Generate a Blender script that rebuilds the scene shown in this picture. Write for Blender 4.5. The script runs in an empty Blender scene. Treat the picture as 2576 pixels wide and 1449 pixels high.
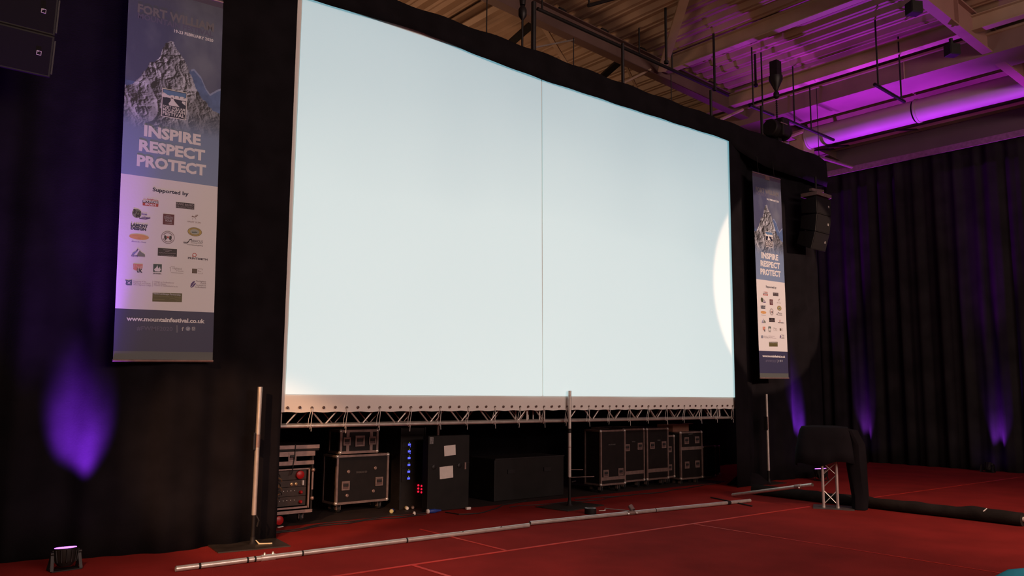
import bpy, math, random
import numpy as np
from mathutils import Vector, Matrix
random.seed(7)
PI = math.pi
S = bpy.context.scene
COL = S.collection

# ------------------------------------------------------------------ camera
CAMP = np.array((-4.62956666, -10.37954693, 1.55))
AR = np.array((0.77163156, -0.63599804, 0.00955138))
AU = np.array((-0.08814864, -0.09205184, 0.99184488))
AF = np.array((0.62993218, 0.76618076, 0.12709247))
FPX = 2054.575
cd = bpy.data.cameras.new('camera')
cd.sensor_fit = 'HORIZONTAL'; cd.sensor_width = 36.0
cd.lens = FPX * 36.0 / 2576.0
cd.clip_end = 200
cam = bpy.data.objects.new('camera', cd); COL.objects.link(cam)
cam.matrix_world = Matrix(((AR[0], AU[0], -AF[0], CAMP[0]), (AR[1], AU[1], -AF[1], CAMP[1]), (AR[2], AU[2], -AF[2], CAMP[2]), (0, 0, 0, 1)))
S.camera = cam

# ------------------------------------------------------------------ world, exposure, lights
S.view_settings.view_transform = 'Standard'; S.view_settings.look = 'None'
S.view_settings.exposure = 0.0; S.view_settings.gamma = 1.0
S.view_settings.use_curve_mapping = False
w = bpy.data.worlds.new('world'); S.world = w; w.use_nodes = True
w.node_tree.nodes['Background'].inputs[0].default_value = (0.02, 0.015, 0.015, 1)
w.node_tree.nodes['Background'].inputs[1].default_value = 0.05

def look(o, target):
    d = Vector(target) - o.location
    o.rotation_euler = d.to_track_quat('-Z', 'Y').to_euler()
def spot(name, loc, target, energy, color, deg, blend=.5, size=.15):
    l = bpy.data.lights.new(name, 'SPOT'); l.energy = energy; l.color = color
    l.spot_size = math.radians(deg); l.spot_blend = blend; l.shadow_soft_size = size
    o = bpy.data.objects.new(name, l); COL.objects.link(o); o.location = loc; look(o, target); return o
def area(name, loc, target, energy, color, sx, sy):
    l = bpy.data.lights.new(name, 'AREA'); l.energy = energy; l.color = color
    l.shape = 'RECTANGLE'; l.size = sx; l.size_y = sy
    o = bpy.data.objects.new(name, l); COL.objects.link(o); o.location = loc; look(o, target); return o
WARM = (1.0, .60, .40); AMB = (1.0, .75, .66)
area('house_light', (2.0, -19.0, 5.6), (3.2, -2.0, 2.2), 1080, AMB, 11, 2.2)
area('backstage_wash', (3.0, 3.6, 4.6), (4.0, 2.2, 9.0), 120, (1.0, .58, .34), 7, 2)
area('roof_bounce_fill', (-2.0, -16.5, 4.2), (5.0, 2.0, 9.0), 135, (1.0, .55, .30), 3, 1.5)  # added fill, stands in for warm bounce on the roof deck
spot('front_spot_left', (-8.2, -9.5, 4.6), (-1.25, -2.1, .72), 3600, (1.0, .50, .24), 11.5, .35)
spot('follow_spot', (11.5, -17.5, 5.2), (8.66, -1.75, 3.50), 7300, (1.0, .64, .46), 13.5, .10, .04)
spot('floor_spot_right', (4.0, -13.5, 7.6), (7.0, -6.8, 0), 2300, (1.0, .55, .38), 42, .9)
spot('floor_spot_left', (-7.5, -12.5, 7.4), (-2.2, -5.2, 0), 4700, (1.0, .55, .38), 30, 1.)

# ------------------------------------------------------------------ pixel ray -> real plane (measuring help)
def ray(u, v): return AF + AR * ((u - 1288) / FPX) - AU * ((v - 724.5) / FPX)
def onZ(u, v, z=0.): d = ray(u, v); return CAMP + d * ((z - CAMP[2]) / d[2])
def onY(u, v, y): d = ray(u, v); return CAMP + d * ((y - CAMP[1]) / d[1])
def onX(u, v, x): d = ray(u, v); return CAMP + d * ((x - CAMP[0]) / d[0])
def deck_z(x): return 8.93 - .058 * x

# ------------------------------------------------------------------ materials
MATS = {}
def mat(name, col, rough=.6, metal=0., noise=0., nscale=20., bump=0., bscale=80., emit=None, estr=1., spec=None, sheen=0.):
    if name in MATS: return MATS[name]
    m = bpy.data.materials.new(name); m.use_nodes = True
    nt = m.node_tree; b = nt.nodes['Principled BSDF']
    b.inputs['Base Color'].default_value = (*col, 1); b.inputs['Roughness'].default_value = rough
    b.inputs['Metallic'].default_value = metal
    if spec is not None: b.inputs['Specular IOR Level'].default_value = spec
    if sheen: b.inputs['Sheen Weight'].default_value = sheen
    if emit:
        b.inputs['Emission Color'].default_value = (*emit, 1); b.inputs['Emission Strength'].default_value = estr
    if noise or bump:
        tc = nt.nodes.new('ShaderNodeTexCoord')
    if noise:
        n = nt.nodes.new('ShaderNodeTexNoise'); n.inputs['Scale'].default_value = nscale; n.inputs['Detail'].default_value = 6
        r = nt.nodes.new('ShaderNodeMapRange'); r.inputs[3].default_value = 1 - noise; r.inputs[4].default_value = 1 + noise
        r.inputs[1].default_value = .3; r.inputs[2].default_value = .7
        mx = nt.nodes.new('ShaderNodeVectorMath'); mx.operation = 'SCALE'
        mx.inputs[0].default_value = col
        nt.links.new(tc.outputs['Object'], n.inputs['Vector']); nt.links.new(n.outputs['Fac'], r.inputs[0])
        nt.links.new(r.outputs[0], mx.inputs['Scale']); nt.links.new(mx.outputs[0], b.inputs['Base Color'])
    if bump:
        n2 = nt.nodes.new('ShaderNodeTexNoise'); n2.inputs['Scale'].default_value = bscale; n2.inputs['Detail'].default_value = 4
        bp = nt.nodes.new('ShaderNodeBump'); bp.inputs['Strength'].default_value = bump; bp.inputs['Distance'].default_value = .01
        nt.links.new(tc.outputs['Object'], n2.inputs['Vector']); nt.links.new(n2.outputs['Fac'], bp.inputs['Height'])
        nt.links.new(bp.outputs[0], b.inputs['Normal'])
    MATS[name] = m; return m
def flatmat(name, col): return mat('print_' + name, col, .5, spec=.3)
DRAPE = mat('black_drape', (.0085, .0075, .0095), .95, noise=.25, nscale=3, bump=.15, bscale=60, spec=.08, sheen=.0)
DRAPE2 = mat('charcoal_drape', (.017, .0155, .016), .95, noise=.3, nscale=2, bump=.15, bscale=60, spec=.08)
CARPET = mat('red_carpet', (.235, .020, .017), .95, noise=.16, nscale=1.6, bump=.5, bscale=220, spec=.08)
TAPE = mat('red_tape', (.62, .045, .03), .33, noise=.25, nscale=3)
LINO = mat('dark_floor', (.016, .0075, .007), .7, noise=.3, nscale=6)
ALU = mat('aluminium', (.60, .56, .52), .36, .6, noise=.12, nscale=14)
ALUD = mat('dim_aluminium', (.31, .22, .20), .5, .7, noise=.2, nscale=14)  # aluminium darkened and warmed, the dim reddish light put into its colour
STEEL = mat('dark_steel', (.022, .020, .021), .5, .5, noise=.2)
BLK = mat('black_paint', (.012, .010, .010), .6, noise=.2, nscale=8, spec=.25)
CASEP = mat('case_laminate', (.009, .0065, .0065), .55, noise=.25, nscale=9, spec=.3)
RUB = mat('rubber', (.012, .012, .013), .6)
RAFM = mat('brown_girder', (.13, .075, .065), .6, noise=.1, nscale=2)
RAF2 = mat('reddish_girder', (.27, .14, .12), .6, noise=.1, nscale=2)
BOXM = mat('box_beam_paint', (.22, .13, .12), .6, noise=.1, nscale=2)
CREAM = mat('cream_steel', (.40, .28, .20), .55, noise=.1, nscale=2)
DECKM = mat('cream_decking', (.30, .195, .13), .5, noise=.2, nscale=1.3)
WALLM = mat('upper_wall_paint', (.13, .085, .095), .7, noise=.08, nscale=1.5)
DARKW = mat('dark_wall_paint', (.05, .04, .04), .8, noise=.1)
DUCTM = mat('duct_sheet', (.36, .30, .29), .62, .0, noise=.05, nscale=2)
CLOTH = mat('screen_cloth', (.74, .72, .69), .75, noise=.03, nscale=1.2, bump=.1, bscale=30)
WHITE = mat('white_plastic', (.75, .72, .68), .5)
BLUE = mat('blue_plastic', (.02, .05, .28), .45)
REDP = mat('red_plastic', (.42, .008, .01), .4)
YEL = mat('yellow_plastic', (.55, .5, .24), .5)
BRASS = mat('brass', (.6, .4, .2), .4, .8)
TEAL = mat('teal_fabric', (.02, .33, .50), .8, noise=.1)
PAPER = mat('paper', (.72, .66, .62), .8, noise=.06)
BROWN = mat('cardboard', (.22, .10, .07), .8, noise=.1)
LETTER = mat('stencil_grey', (.10, .09, .09), .7)
PURPLE_E = mat('led_purple', (.1, .05, .2), .4, emit=(.42, .10, 1.0), estr=5.0)
BLUE_E = mat('led_blue', (.02, .02, .1), .4, emit=(.10, .12, 1.0), estr=1.3)
GREEN_E = mat('led_green', (.02, .1, .02), .4, emit=(.4, .7, .1), estr=.5)
RED_E = mat('led_red', (.1, .02, .02), .4, emit=(1.0, .012, .05), estr=1.1)

# projected picture, the projector's light put into its glow: light blue-grey test white, a little whiter towards its foot
def image_material():
    m = bpy.data.materials.new('projected_white'); m.use_nodes = True
    nt = m.node_tree; b = nt.nodes['Principled BSDF']
    b.inputs['Base Color'].default_value = (.74, .72, .69, 1); b.inputs['Roughness'].default_value = .8
    b.inputs['Specular IOR Level'].default_value = .1
    tc = nt.nodes.new('ShaderNodeTexCoord'); sp = nt.nodes.new('ShaderNodeSeparateXYZ')
    nt.links.new(tc.outputs['Object'], sp.inputs[0])
    mr = nt.nodes.new('ShaderNodeMapRange'); mr.inputs[1].default_value = 1.4; mr.inputs[2].default_value = 6.2
    nt.links.new(sp.outputs['Z'], mr.inputs[0])
    n = nt.nodes.new('ShaderNodeTexNoise'); n.inputs['Scale'].default_value = .45; n.inputs['Detail'].default_value = 1
    nt.links.new(tc.outputs['Object'], n.inputs['Vector'])
    ad = nt.nodes.new('ShaderNodeMath'); ad.operation = 'MULTIPLY_ADD'; ad.inputs[1].default_value = .30; ad.inputs[2].default_value = -.15
    nt.links.new(n.outputs['Fac'], ad.inputs[0])
    sm = nt.nodes.new('ShaderNodeMath'); sm.operation = 'ADD'
    nt.links.new(mr.outputs[0], sm.inputs[0]); nt.links.new(ad.outputs[0], sm.inputs[1])
    cr = nt.nodes.new('ShaderNodeValToRGB')
    cr.color_ramp.elements[0].position = 0; cr.color_ramp.elements[0].color = (.41, .59, .61, 1)
    cr.color_ramp.elements[1].position = 1; cr.color_ramp.elements[1].color = (.14, .34, .405, 1)
    e = cr.color_ramp.elements.new(.5); e.color = (.34, .53, .56, 1)
    nt.links.new(sm.outputs[0], cr.inputs[0]); nt.links.new(cr.outputs[0], b.inputs['Emission Color'])
    b.inputs['Emission Strength'].default_value = 1.0
    return m
IMAGE = image_material()

# ------------------------------------------------------------------ mesh builder
class MB:
    def __init__(s): s.v = []; s.f = []; s.mi = []; s.m = 0
    def quad(s, a, b, c, d): i = len(s.v); s.v += [tuple(a), tuple(b), tuple(c), tuple(d)]; s.f.append((i, i+1, i+2, i+3)); s.mi.append(s.m); return s
    def poly(s, pts): i = len(s.v); s.v += [tuple(p) for p in pts]; s.f.append(tuple(range(i, i+len(pts)))); s.mi.append(s.m); return s
    def box(s, x0, x1, y0, y1, z0, z1):
        i = len(s.v)
        s.v += [(x, y, z) for z in (z0, z1) for y in (y0, y1) for x in (x0, x1)]
        for f in ((0, 2, 3, 1), (4, 5, 7, 6), (0, 1, 5, 4), (2, 6, 7, 3), (0, 4, 6, 2), (1, 3, 7, 5)):
            s.f.append(tuple(i+k for k in f)); s.mi.append(s.m)
        return s
    def beam(s, p0, p1, wd, ht):          # rectangular bar between two points
        p0 = Vector(p0); p1 = Vector(p1); d = (p1-p0).normalized()
        up = Vector((0, 0, 1)) if abs(d.z) < .95 else Vector((0, 1, 0))
        sx = d.cross(up).normalized()*wd/2; sz = sx.cross(d).normalized()*ht/2
        i = len(s.v)
        for p in (p0, p1): s.v += [tuple(p-sx-sz), tuple(p+sx-sz), tuple(p+sx+sz), tuple(p-sx+sz)]
        for f in ((0, 3, 2, 1), (4, 5, 6, 7), (0, 1, 5, 4), (1, 2, 6, 5), (2, 3, 7, 6), (3, 0, 4, 7)):
            s.f.append(tuple(i+k for k in f)); s.mi.append(s.m)
        return s
    def tube(s, pts, r, n=10, cap=True, radii=None):
        pts = [Vector(p) for p in pts]; base = len(s.v); prev = None
        for k, p in enumerate(pts):
            d = (pts[min(k+1, len(pts)-1)] - pts[max(k-1, 0)]).normalized()
            if prev is None:
                up = Vector((0, 0, 1)) if abs(d.z) < .9 else Vector((1, 0, 0))
                a = d.cross(up).normalized()
            else:
                a = (prev - d*prev.dot(d)).normalized()
            prev = a; b = d.cross(a)
            rr = radii[k] if radii else r
            for j in range(n):
                t = 2*PI*j/n; s.v.append(tuple(p + (a*math.cos(t)+b*math.sin(t))*rr))
        for k in range(len(pts)-1):
            for j in range(n):
                a0 = base+k*n+j; a1 = base+k*n+(j+1) % n
                s.f.append((a0, a1, a1+n, a0+n)); s.mi.append(s.m)
        if cap:
            s.f.append(tuple(base+j for j in range(n))[::-1]); s.mi.append(s.m)
            e = base+(len(pts)-1)*n; s.f.append(tuple(e+j for j in range(n))); s.mi.append(s.m)
        return s
    def lathe(s, c, prof, n=16, axis='z'):   # prof: (radius, height) pairs
        base = len(s.v)
        for r, h in prof:
            for j in range(n):
                t = 2*PI*j/n; a, b = r*math.cos(t), r*math.sin(t)
                p = {'z': (a, b, h), 'y': (a, h, b), 'x': (h, a, b)}[axis]
                s.v.append((c[0]+p[0], c[1]+p[1], c[2]+p[2]))
        for k in range(len(prof)-1):
            for j in range(n):
                a0 = base+k*n+j; a1 = base+k*n+(j+1) % n
                s.f.append((a0, a1, a1+n, a0+n)); s.mi.append(s.m)
        s.f.append(tuple(base+j for j in range(n))[::-1]); s.mi.append(s.m)
        e = base+(len(prof)-1)*n; s.f.append(tuple(e+j for j in range(n))); s.mi.append(s.m)
        return s
    def ball(s, c, r, n=10, sq=(1, 1, 1)):
        return s.lathe(c, [(r*sq[0]*math.sin(PI*(k+.02)/(6.04)), -r*sq[2]*math.cos(PI*(k+.02)/6.04)) for k in range(7)], n)
    def build(s, name, m, parent=None, bevel=0., smooth=False, loc=None, rz=0., solid=0.):
        me = bpy.data.meshes.new(name); me.from_pydata(s.v, [], s.f)
        ms = m if isinstance(m, (list, tuple)) else [m]
        for x in ms: me.materials.append(x)
        if len(ms) > 1: me.polygons.foreach_set('material_index', s.mi)
        if smooth:
            me.polygons.foreach_set('use_smooth', [True]*len(me.polygons))
            me.set_sharp_from_angle(angle=math.radians(38))
        o = bpy.data.objects.new(name, me); COL.objects.link(o)
        if parent is not None: o.parent = parent
        if loc is not None: o.location = loc
        o.rotation_euler.z = rz
        if solid:
            q = o.modifiers.new('s', 'SOLIDIFY'); q.thickness = solid; q.offset = 0
        if bevel:
            q = o.modifiers.new('b', 'BEVEL'); q.width = bevel; q.segments = 2; q.limit_method = 'ANGLE'
        return o
def tag(o, label, cat, group=None, kind=None):
    if label: o['label'] = label
    if cat: o['category'] = cat
    if group: o['group'] = group
    if kind: o['kind'] = kind
    return o
def thing(name, label, cat, loc=(0, 0, 0), rz=0., group=None):
    o = bpy.data.objects.new(name, None); COL.objects.link(o); o.empty_display_size = .1
    o.location = loc; o.rotation_euler.z = rz
    return tag(o, label, cat, group)
def struct(o): o['kind'] = 'structure'; return o
def copy_tree(o, parent=None):
    c = o.copy(); COL.objects.link(c)
    if parent is not None: c.parent = parent
    for ch in list(o.children): copy_tree(ch, c)
    return c

# ------------------------------------------------------------------ the room
struct(MB().box(-13, 15.2, -24, -1.28, -.2, 0).build('floor', CARPET))
struct(MB().box(7.9, 15.2, -1.28, 7, -.2, 0).build('floor', CARPET))
struct(MB().box(-13, 7.9, -1.28, 7, -.2, -.001).build('floor', LINO))
struct(MB().box(15.0, 15.2, -24, 7, 0, 9).build('wall_right', WALLM))
struct(MB().box(-13.2, -13, -24, 7, 0, 10).build('wall_left', DARKW))
struct(MB().box(-13, 15, 7, 7.2, 0, 10).build('wall_back', WALLM))
struct(MB().box(-13, 15, -24.2, -24, 0, 10).build('wall_front', DARKW))
# corrugated roof deck, ribs running up-stage, falling gently towards the right wall
def deck():
    me = MB(); pts = []
    x = -13.0; k = 0
    while x < 15.2:
        for dx, dz in ((0, 0), (.055, .085), (.185, .085), (.24, 0), (.285, 0), (.30, .018), (.33, .018), (.345, 0)):
            pts.append((x+dx, deck_z(x+dx)+dz))
        x += .375; k += 1
    for a, b in zip(pts[:-1], pts[1:]):
        me.quad((a[0], -24, a[1]), (b[0], -24, b[1]), (b[0], 7.2, b[1]), (a[0], 7.2, a[1]))
    return me
struct(deck().build('ceiling', DECKM, solid=.006))

def ibeam(mb, p0, p1, wf, h, t=.018):       # centre of the top flange runs p0..p1
    p0 = Vector(p0); p1 = Vector(p1); z = Vector((0, 0, 1))
    mb.beam(p0-z*t/2, p1-z*t/2, wf, t); mb.beam(p0-z*(h-t/2), p1-z*(h-t/2), wf, t)
    mb.beam(p0-z*h/2, p1-z*h/2, t*.8, h-2*t)
    return mb
# rafters (parallel to the screen)
r1 = thing('roof_rafter', 'long dark steel rafter right behind the black header above the screen', 'beam', (0, .24, 0))
ibeam(MB(), (-13, 0, deck_z(-13)-.05), (15, 0, deck_z(15)-.05), .2, .40).build('girder', RAFM, r1)
for k in range(19):
    x = -6+1.12*k
    MB().box(x-.09, x+.09, -.08, .08, deck_z(x)-.052, deck_z(x)+.01).build('seat_cleat', STEEL, r1)
r2 = thing('roof_rafter', 'nearest steel rafter with a wide reddish bottom flange, top right', 'beam', (0, -4.90, 0))
ibeam(MB(), (-13, 0, deck_z(-13)-.02), (15, 0, deck_z(15)-.02), .17, .53, .03).build('girder', RAF2, r2)
for x in (6.5, 9.62, 12.7):
    MB().box(x-.01, x+.01, -.08, .08, deck_z(x)-.54, deck_z(x)-.03).build('stiffener', RAF2, r2)
# purlins (running up-stage)
def purlin(x, ztop, h, wf, y0, y1, label):
    o = thing('roof_purlin', label, 'beam', (x, 0, 0))
    ibeam(MB(), (0, y0, ztop), (0, y1, ztop), wf, h).build('joist', CREAM, o)
    return o
purlin(8.12, 8.46, .30, .16, .16, -4.68, 'slim cream roof joist left of the purple patch, ending at the far rafter')
purlin(10.38, 8.24, .28, .18, 6.8, -23, 'thick cream roof joist with a black clamp, crossing under the near rafter')
purlin(4.02, 8.70, .24, .16, 6.8, .34, 'cream roof joist behind the chain with a hook, above the screen')
purlin(.6, 8.89, .24, .16, 6.8, .34, 'cream roof joist furthest left above the screen header')
b = thing('box_beam', 'deep reddish box beam with a lit purple strip on its top edge', 'beam', (11.25, 0, 0))
MB().box(-.25, .62, -23, 6.8, 7.71, 8.09).build('casing', BOXM, b)
MB().box(-.31, -.25, -23, 6.8, 8.06, 8.10).build('top_ledge', CREAM, b)
for y in (-1.0, -3.4, .9): MB().box(-.262, -.25, y-.01, y+.01, 7.71, 8.06).build('joint_strip', CREAM, b)
# round duct
d = thing('ventilation_duct', 'long round metal duct glowing purple underneath, near the side wall', 'duct', (13.2, 0, 7.77))
for k in range(9):
    y0 = -.05-2.6*k
    MB().tube([(0, y0-.03, 0), (0, y0-2.56, 0)], .25, 28, cap=False).build('duct_section', DUCTM, d, smooth=True)
    MB().tube([(0, y0, 0), (0, y0-.05, 0)], .268, 28).build('collar', DUCTM, d, smooth=True)
MB().box(-.24, .24, -.05, .35, -.36, .2).build('end_box', CREAM, d, bevel=.02)
MB().tube([(0, .35, 0), (0, 2.7, 0)], .235, 28).build('duct_section', DUCTM, d, smooth=True)
e = thing('eaves_rail', 'narrow dark rail under the round duct along the upper side wall', 'beam', (14.72, 0, 0))
MB().box(-.10, .12, -23, 5, 7.83, 7.90).build('rail', CREAM, e)
for y in (.15, -.25, -1.95, -5.2, -8.5): MB().beam((-1.1, y, 7.6), (0, y-.05, 7.85), .03, .04).build('rail_bracket', STEEL, e)

# roof bracing seen above the header
def brace(name, label, p0, p1, wd, ht, m=CREAM, cat='brace', n=0):
    o = thing(name, label, cat, p0)
    q = MB(); e = Vector(p1)-Vector(p0)
    (q.tube([(0, 0, 0), tuple(e)], wd/2, 8) if n else q.beam((0, 0, 0), tuple(e), wd, ht)).build('bar', m, o)
    return o
def dpt(u, v, off=0.):
    dd = ray(u, v); k = (8.93-off-.058*CAMP[0]-CAMP[2])/(dd[2]+.058*dd[0]); return CAMP+dd*k
brace('roof_strut', 'broad cream strut rising from the far rafter to the roof, top middle', onY(1665, 178, .05), dpt(1730, -30, .02), .17, .05)
brace('diagonal_brace', 'dark flat diagonal crossing behind the rafter beside the hook', onY(1364, 62, .6), onY(1424, 160, 1.2), .09, .03)
brace('diagonal_brace', 'wide dark diagonal just left of the thick black hanging rod', onY(1345, 55, .7), onY(1285, 108, 1.5), .16, .05, STEEL)
brace('diagonal_brace', 'dark diagonal beside the second hanging rod over the screen', onY(1562, 152, .6), onY(1512, 196, 1.4), .16, .05, STEEL)
brace('diagonal_brace', 'thin cream diagonal to the right of the second hanging rod', onY(1571, 159, .5), onY(1604, 226, 1.1), .05, .03)
brace('conduit_pipe', 'pale slanting pipe crossing the thin brace above the screen middle', onY(1568, 209, .05), onY(1636, 175, .2), .05, .05, CREAM, 'pipe', 8)
brace('conduit_pipe', 'thin rod catching a white glint right of the thick black rod', onY(1342, 120, -1.2), onY(1444, 100, .1), .028, .03, ALU, 'pipe', 8)
brace('conduit_pipe', 'short pale pipe slanting up behind the hoist motor', onY(1958, 356, -.9), onY(2018, 332, -.7), .06, .05, CREAM, 'pipe', 8)
brace('conduit_pipe', 'pale yellow pipe slanting left of the hanging bar by the hoist motor', onY(1815, 300, -.9), onY(1868, 276, -.6), .06, .05, CREAM, 'pipe', 8)
brace('diagonal_brace', 'dark twin brace across the bright purple strip, left bar', onX(2106, 276, 13.9), onX(2124, 312, 13.9), .10, .05, STEEL)
brace('diagonal_brace', 'dark twin brace across the bright purple strip, right bar', onX(2123, 273, 13.9), onX(2138, 306, 13.9), .06, .05, STEEL)
# suspended lighting bars with their drop rods
def hang_bar(label, a, b, y, rods, n=8):
    p0 = onY(a[0], a[1], y); p1 = onY(b[0], b[1], y)
    o = thing('lighting_bar', label, 'rigging', tuple(p0))
    MB().tube([(0, 0, 0), tuple(p1-p0)], .032, n).build('bar', STEEL, o, smooth=True)
    for t in rods:
        p = (p1-p0)*t
        MB().tube([tuple(p), (p[0], p[1], deck_z(p0[0]+p[0])-p0[2]-.005)], .017, 6).build('drop_rod', STEEL, o)
    return o
hang_bar('purple-lit dark bar on two rods right of the hoist motor', (1976, 300), (2097, 352), -1.5, (.18, .52))
hang_bar('short dark bar hung on a single rod above the hoist motor', (1886, 266), (1945, 290), -1.4, (.15, .55))
hang_bar('short dark bar in front of the bright purple strip', (2200, 212), (2275, 256), -3.6, (.12, .9))
hang_bar('thin dark bar hanging close to the far roof deck, top middle', (1480, 14), (1560, -8), -1.2, (.02,))
hang_bar('dark bar along the top of the far rafter', (1352, 22), (1832, 240), -.35, (.02, .48, .66))
def rod(label, x, y, z0, z1, r=.02, m=STEEL):
    o = thing('hanging_rod', label, 'rod', (x, y, z0))
    MB().tube([(0, 0, 0), (0, 0, z1-z0)], r, 8).build('shaft', m, o, smooth=True)
    MB().lathe((0, 0, 0), [(r*1.8, 0), (r*1.8, .05)], 8).build('end_nut', m, o)
    return o
for lab, u, v, vt, r in (('thick black hanging rod beside the hook chain above the screen', 1342, 118, 5, .038),
                     ('thin wire rod left of the hook chain above the screen', 1224, 75, -60, .009),
                     ('thinner black rod dropping to the header right of the thin brace', 1567, 208, 110, .026),
                     ('dark rod dropping to the header left of the pale yellow pipe', 1789, 290, 228, .024),
                     ('dark rod with a T-top beside the hoist motor', 1917, 334, 268, .026),
                     ('thin wire rod in front of the duct at the end of the header', 2060, 384, 225, .007),
                     ('thin wire rod below the long rafter, right of the glinting rod', 1443, 158, 95, .008),
                     ('thin wire rod left of the second dark diagonal, near the pale pipe', 1689, 255, 188, .008)):
    p = onY(u, v, -1.85); q = onY(u, vt, -1.85)
    rod(lab, p[0], -1.85, 6.36, q[2], r)
for lab, u, vt, vb in (('long black rod in front of the cream strut, top middle', 1674, 20, 160), ('black rod hanging from the deck left of the purple patches', 1795, 85, 228),
                        ('short black rod hanging in front of the lit purple deck', 1899, 140, 218)):
    p = dpt(u, vt); dd = ray(u, vb); k = ((p[0]-CAMP[0])**2+(p[1]-CAMP[1])**2)**.5/((dd[0]**2+dd[1]**2)**.5)
    rod(lab, p[0], p[1], CAMP[2]+dd[2]*k, p[2]+.03, .024)

# ------------------------------------------------------------------ curtains
def interp(tab, x):
    for (x0, y0), (x1, y1) in zip(tab[:-1], tab[1:]):
        if x <= x1: return y0+(y1-y0)*(x-x0)/(x1-x0)
    return tab[-1][1]
def curtain(name, path, z0, z1, amp, wl, m, seed=0, nz=14, parent=None, ampz=None, step=.04, zf=None, topscale=.25, flare=0., smooth=True, topshift=(0, 0)):
    rnd = random.Random(seed)
    pts = []; L = 0
    P = [Vector((p[0], p[1], 0)) for p in path]
    segs = [(P[i], P[i+1], (P[i+1]-P[i]).length) for i in range(len(P)-1)]
    tot = sum(q[2] for q in segs); n = int(tot/step)
    ph = [rnd.uniform(0, 6.28) for _ in range(6)]
    rows = []
    for j in range(nz+1):
        t = j/nz; z = z0+(z1-z0)*t; row = []
        a = amp*(1-t*(1-topscale))
        for i in range(n+1):
            s = tot*i/n; acc = 0
            for A, B, l in segs:
                if s <= acc+l+1e-6: break
                acc += l
            dd = (B-A)/l; p = A+dd*(s-acc); nn = Vector((dd.y, -dd.x, 0))
            f = s/wl*2*PI
            wv = .55*math.sin(f+ph[0]+.8*math.sin(f*.23+ph[1]))+.3*math.sin(f*1.9+ph[2]+.3*t)+.25*math.sin(f*.41+ph[3]+.5*t)
            zz = z
            if zf: zz = zf(p.x, t, z)
            a2 = a*min(1, .12+s/.5, .12+(tot-s)/.5)
            row.append((p.x+nn.x*a2*wv+topshift[0]*t, p.y+nn.y*a2*wv+topshift[1]*t, zz))
        rows.append(row)
    q = MB()
    for row in rows: q.v += row
    for j in range(nz):
        for i in range(n):
            a0 = j*(n+1)+i; q.f.append((a0, a0+1, a0+n+2, a0+n+1)); q.mi.append(0)
    o = q.build(name, m, parent, smooth=False, solid=.006)
    o.data.polygons.foreach_set('use_smooth', [True]*len(o.data.polygons))
    return o
c = curtain('stage_drape', [(-7.5, -1.2), (-4.6, -1.35), (-3.35, -1.62), (-2.3, -2.0), (-1.6, -2.02), (-.894, -1.957)], .0, 6.1, .075, .62, DRAPE, 3, topshift=(-.03, .0), topscale=.35)
tag(c, 'wide black stage drape left of the screen, washed purple near its foot', 'curtain')
c = curtain('stage_drape', [(7.255, -1.955), (7.50, -1.945), (7.95, -1.74), (8.4, -1.58), (9.1, -1.68), (9.9, -1.78), (10.4, -1.75)], .0, 6.1, .05, .55, DRAPE, 5, topscale=.3)
tag(c, 'black stage drape right of the screen behind the small banner', 'curtain')
c = curtain('side_drape', [(14.45, 6.0), (14.45, -23)], .0, 7.12, .10, .42, DRAPE2, 8, step=.05, topscale=.8)
tag(c, 'long charcoal pleated drape covering the right-hand side wall', 'curtain')
c = curtain('back_drape', [(-7.5, .9), (13.8, .9)], -.0, 6.2, .06, .7, DRAPE, 11, step=.08, topscale=.8)
tag(c, 'black masking drape behind the flight cases under the screen', 'curtain')
c = curtain('side_drape', [(-9, -20), (-9, -1.2), (-7.5, -1.2)], 0, 7.1, .08, .5, DRAPE, 12, step=.1, topscale=.8)
tag(c, 'black drape closing the left side of the hall', 'curtain')
# curtain rail for side drape
t = thing('curtain_rail', 'thin purple-lit rail along the top of the right side drape', 'rail', (14.45, 0, 7.16))
MB().box(-.16, -.13, -23, 6, -.12, .02).build('bar', ALUD, t)
t = thing('curtain_rail', 'short bar meeting the side drape rail beyond the header end', 'rail', (14.45, -.55, 7.16))
pp = onX(2148, 428, 14.45); MB().tube([(0, 0, 0), (-3.4, .3, .05)], .04, 10).build('bar', ALUD, t, smooth=True)

# header: truss wrapped in black cloth
BOT = [(-7.6, 6.04), (-.9, 6.041), (-.2, 6.062), (.27, 6.094), (.8, 6.10), (1.3, 6.072), (2.0, 6.03), (2.81, 6.008), (5, 6.012), (7.26, 6.029), (7.5, 5.9), (8.3, 5.76), (10.5, 5.74)]
TOP = [(-7.6, 6.42), (2.7, 6.425), (4.4, 6.402), (6.9, 6.388), (10.2, 6.34), (10.52, 6.30)]
def header():
    q = MB(); xs = np.linspace(-7.6, 10.52, 180); n = len(xs)
    for x in xs:
        zb = interp(BOT, x); zt = interp(TOP, x)+.012*math.sin(x*7)+(.035*math.exp(-((x-8.75)/.12)**2))
        wv = .008*math.sin(x*9)+.006*math.sin(x*4.3+1)
        q.v += [(x, -1.955+wv, zb), (x, -1.975-wv, zb+.12), (x, -1.97+wv, zt-.03), (x, -1.93, zt), (x, -1.66, zt+.01), (x, -1.62, zt-.04), (x, -1.62, zt-.12 if -1 < x < 7.4 else zb+.1)]
    for i in range(n-1):
        for j in range(6):
            a = i*7+j; q.f.append((a, a+7, a+8, a+1)); q.mi.append(0)
    q.f.append(tuple(range(7))); q.mi.append(0); q.f.append(tuple((n-1)*7+j for j in range(7))[::-1]); q.mi.append(0)
    return q
t = thing('header_truss', 'long black cloth-wrapped header truss running above the screen', 'truss', (0, 0, 0))
header().build('wrap_cloth', DRAPE, t, smooth=True, solid=.006)
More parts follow.
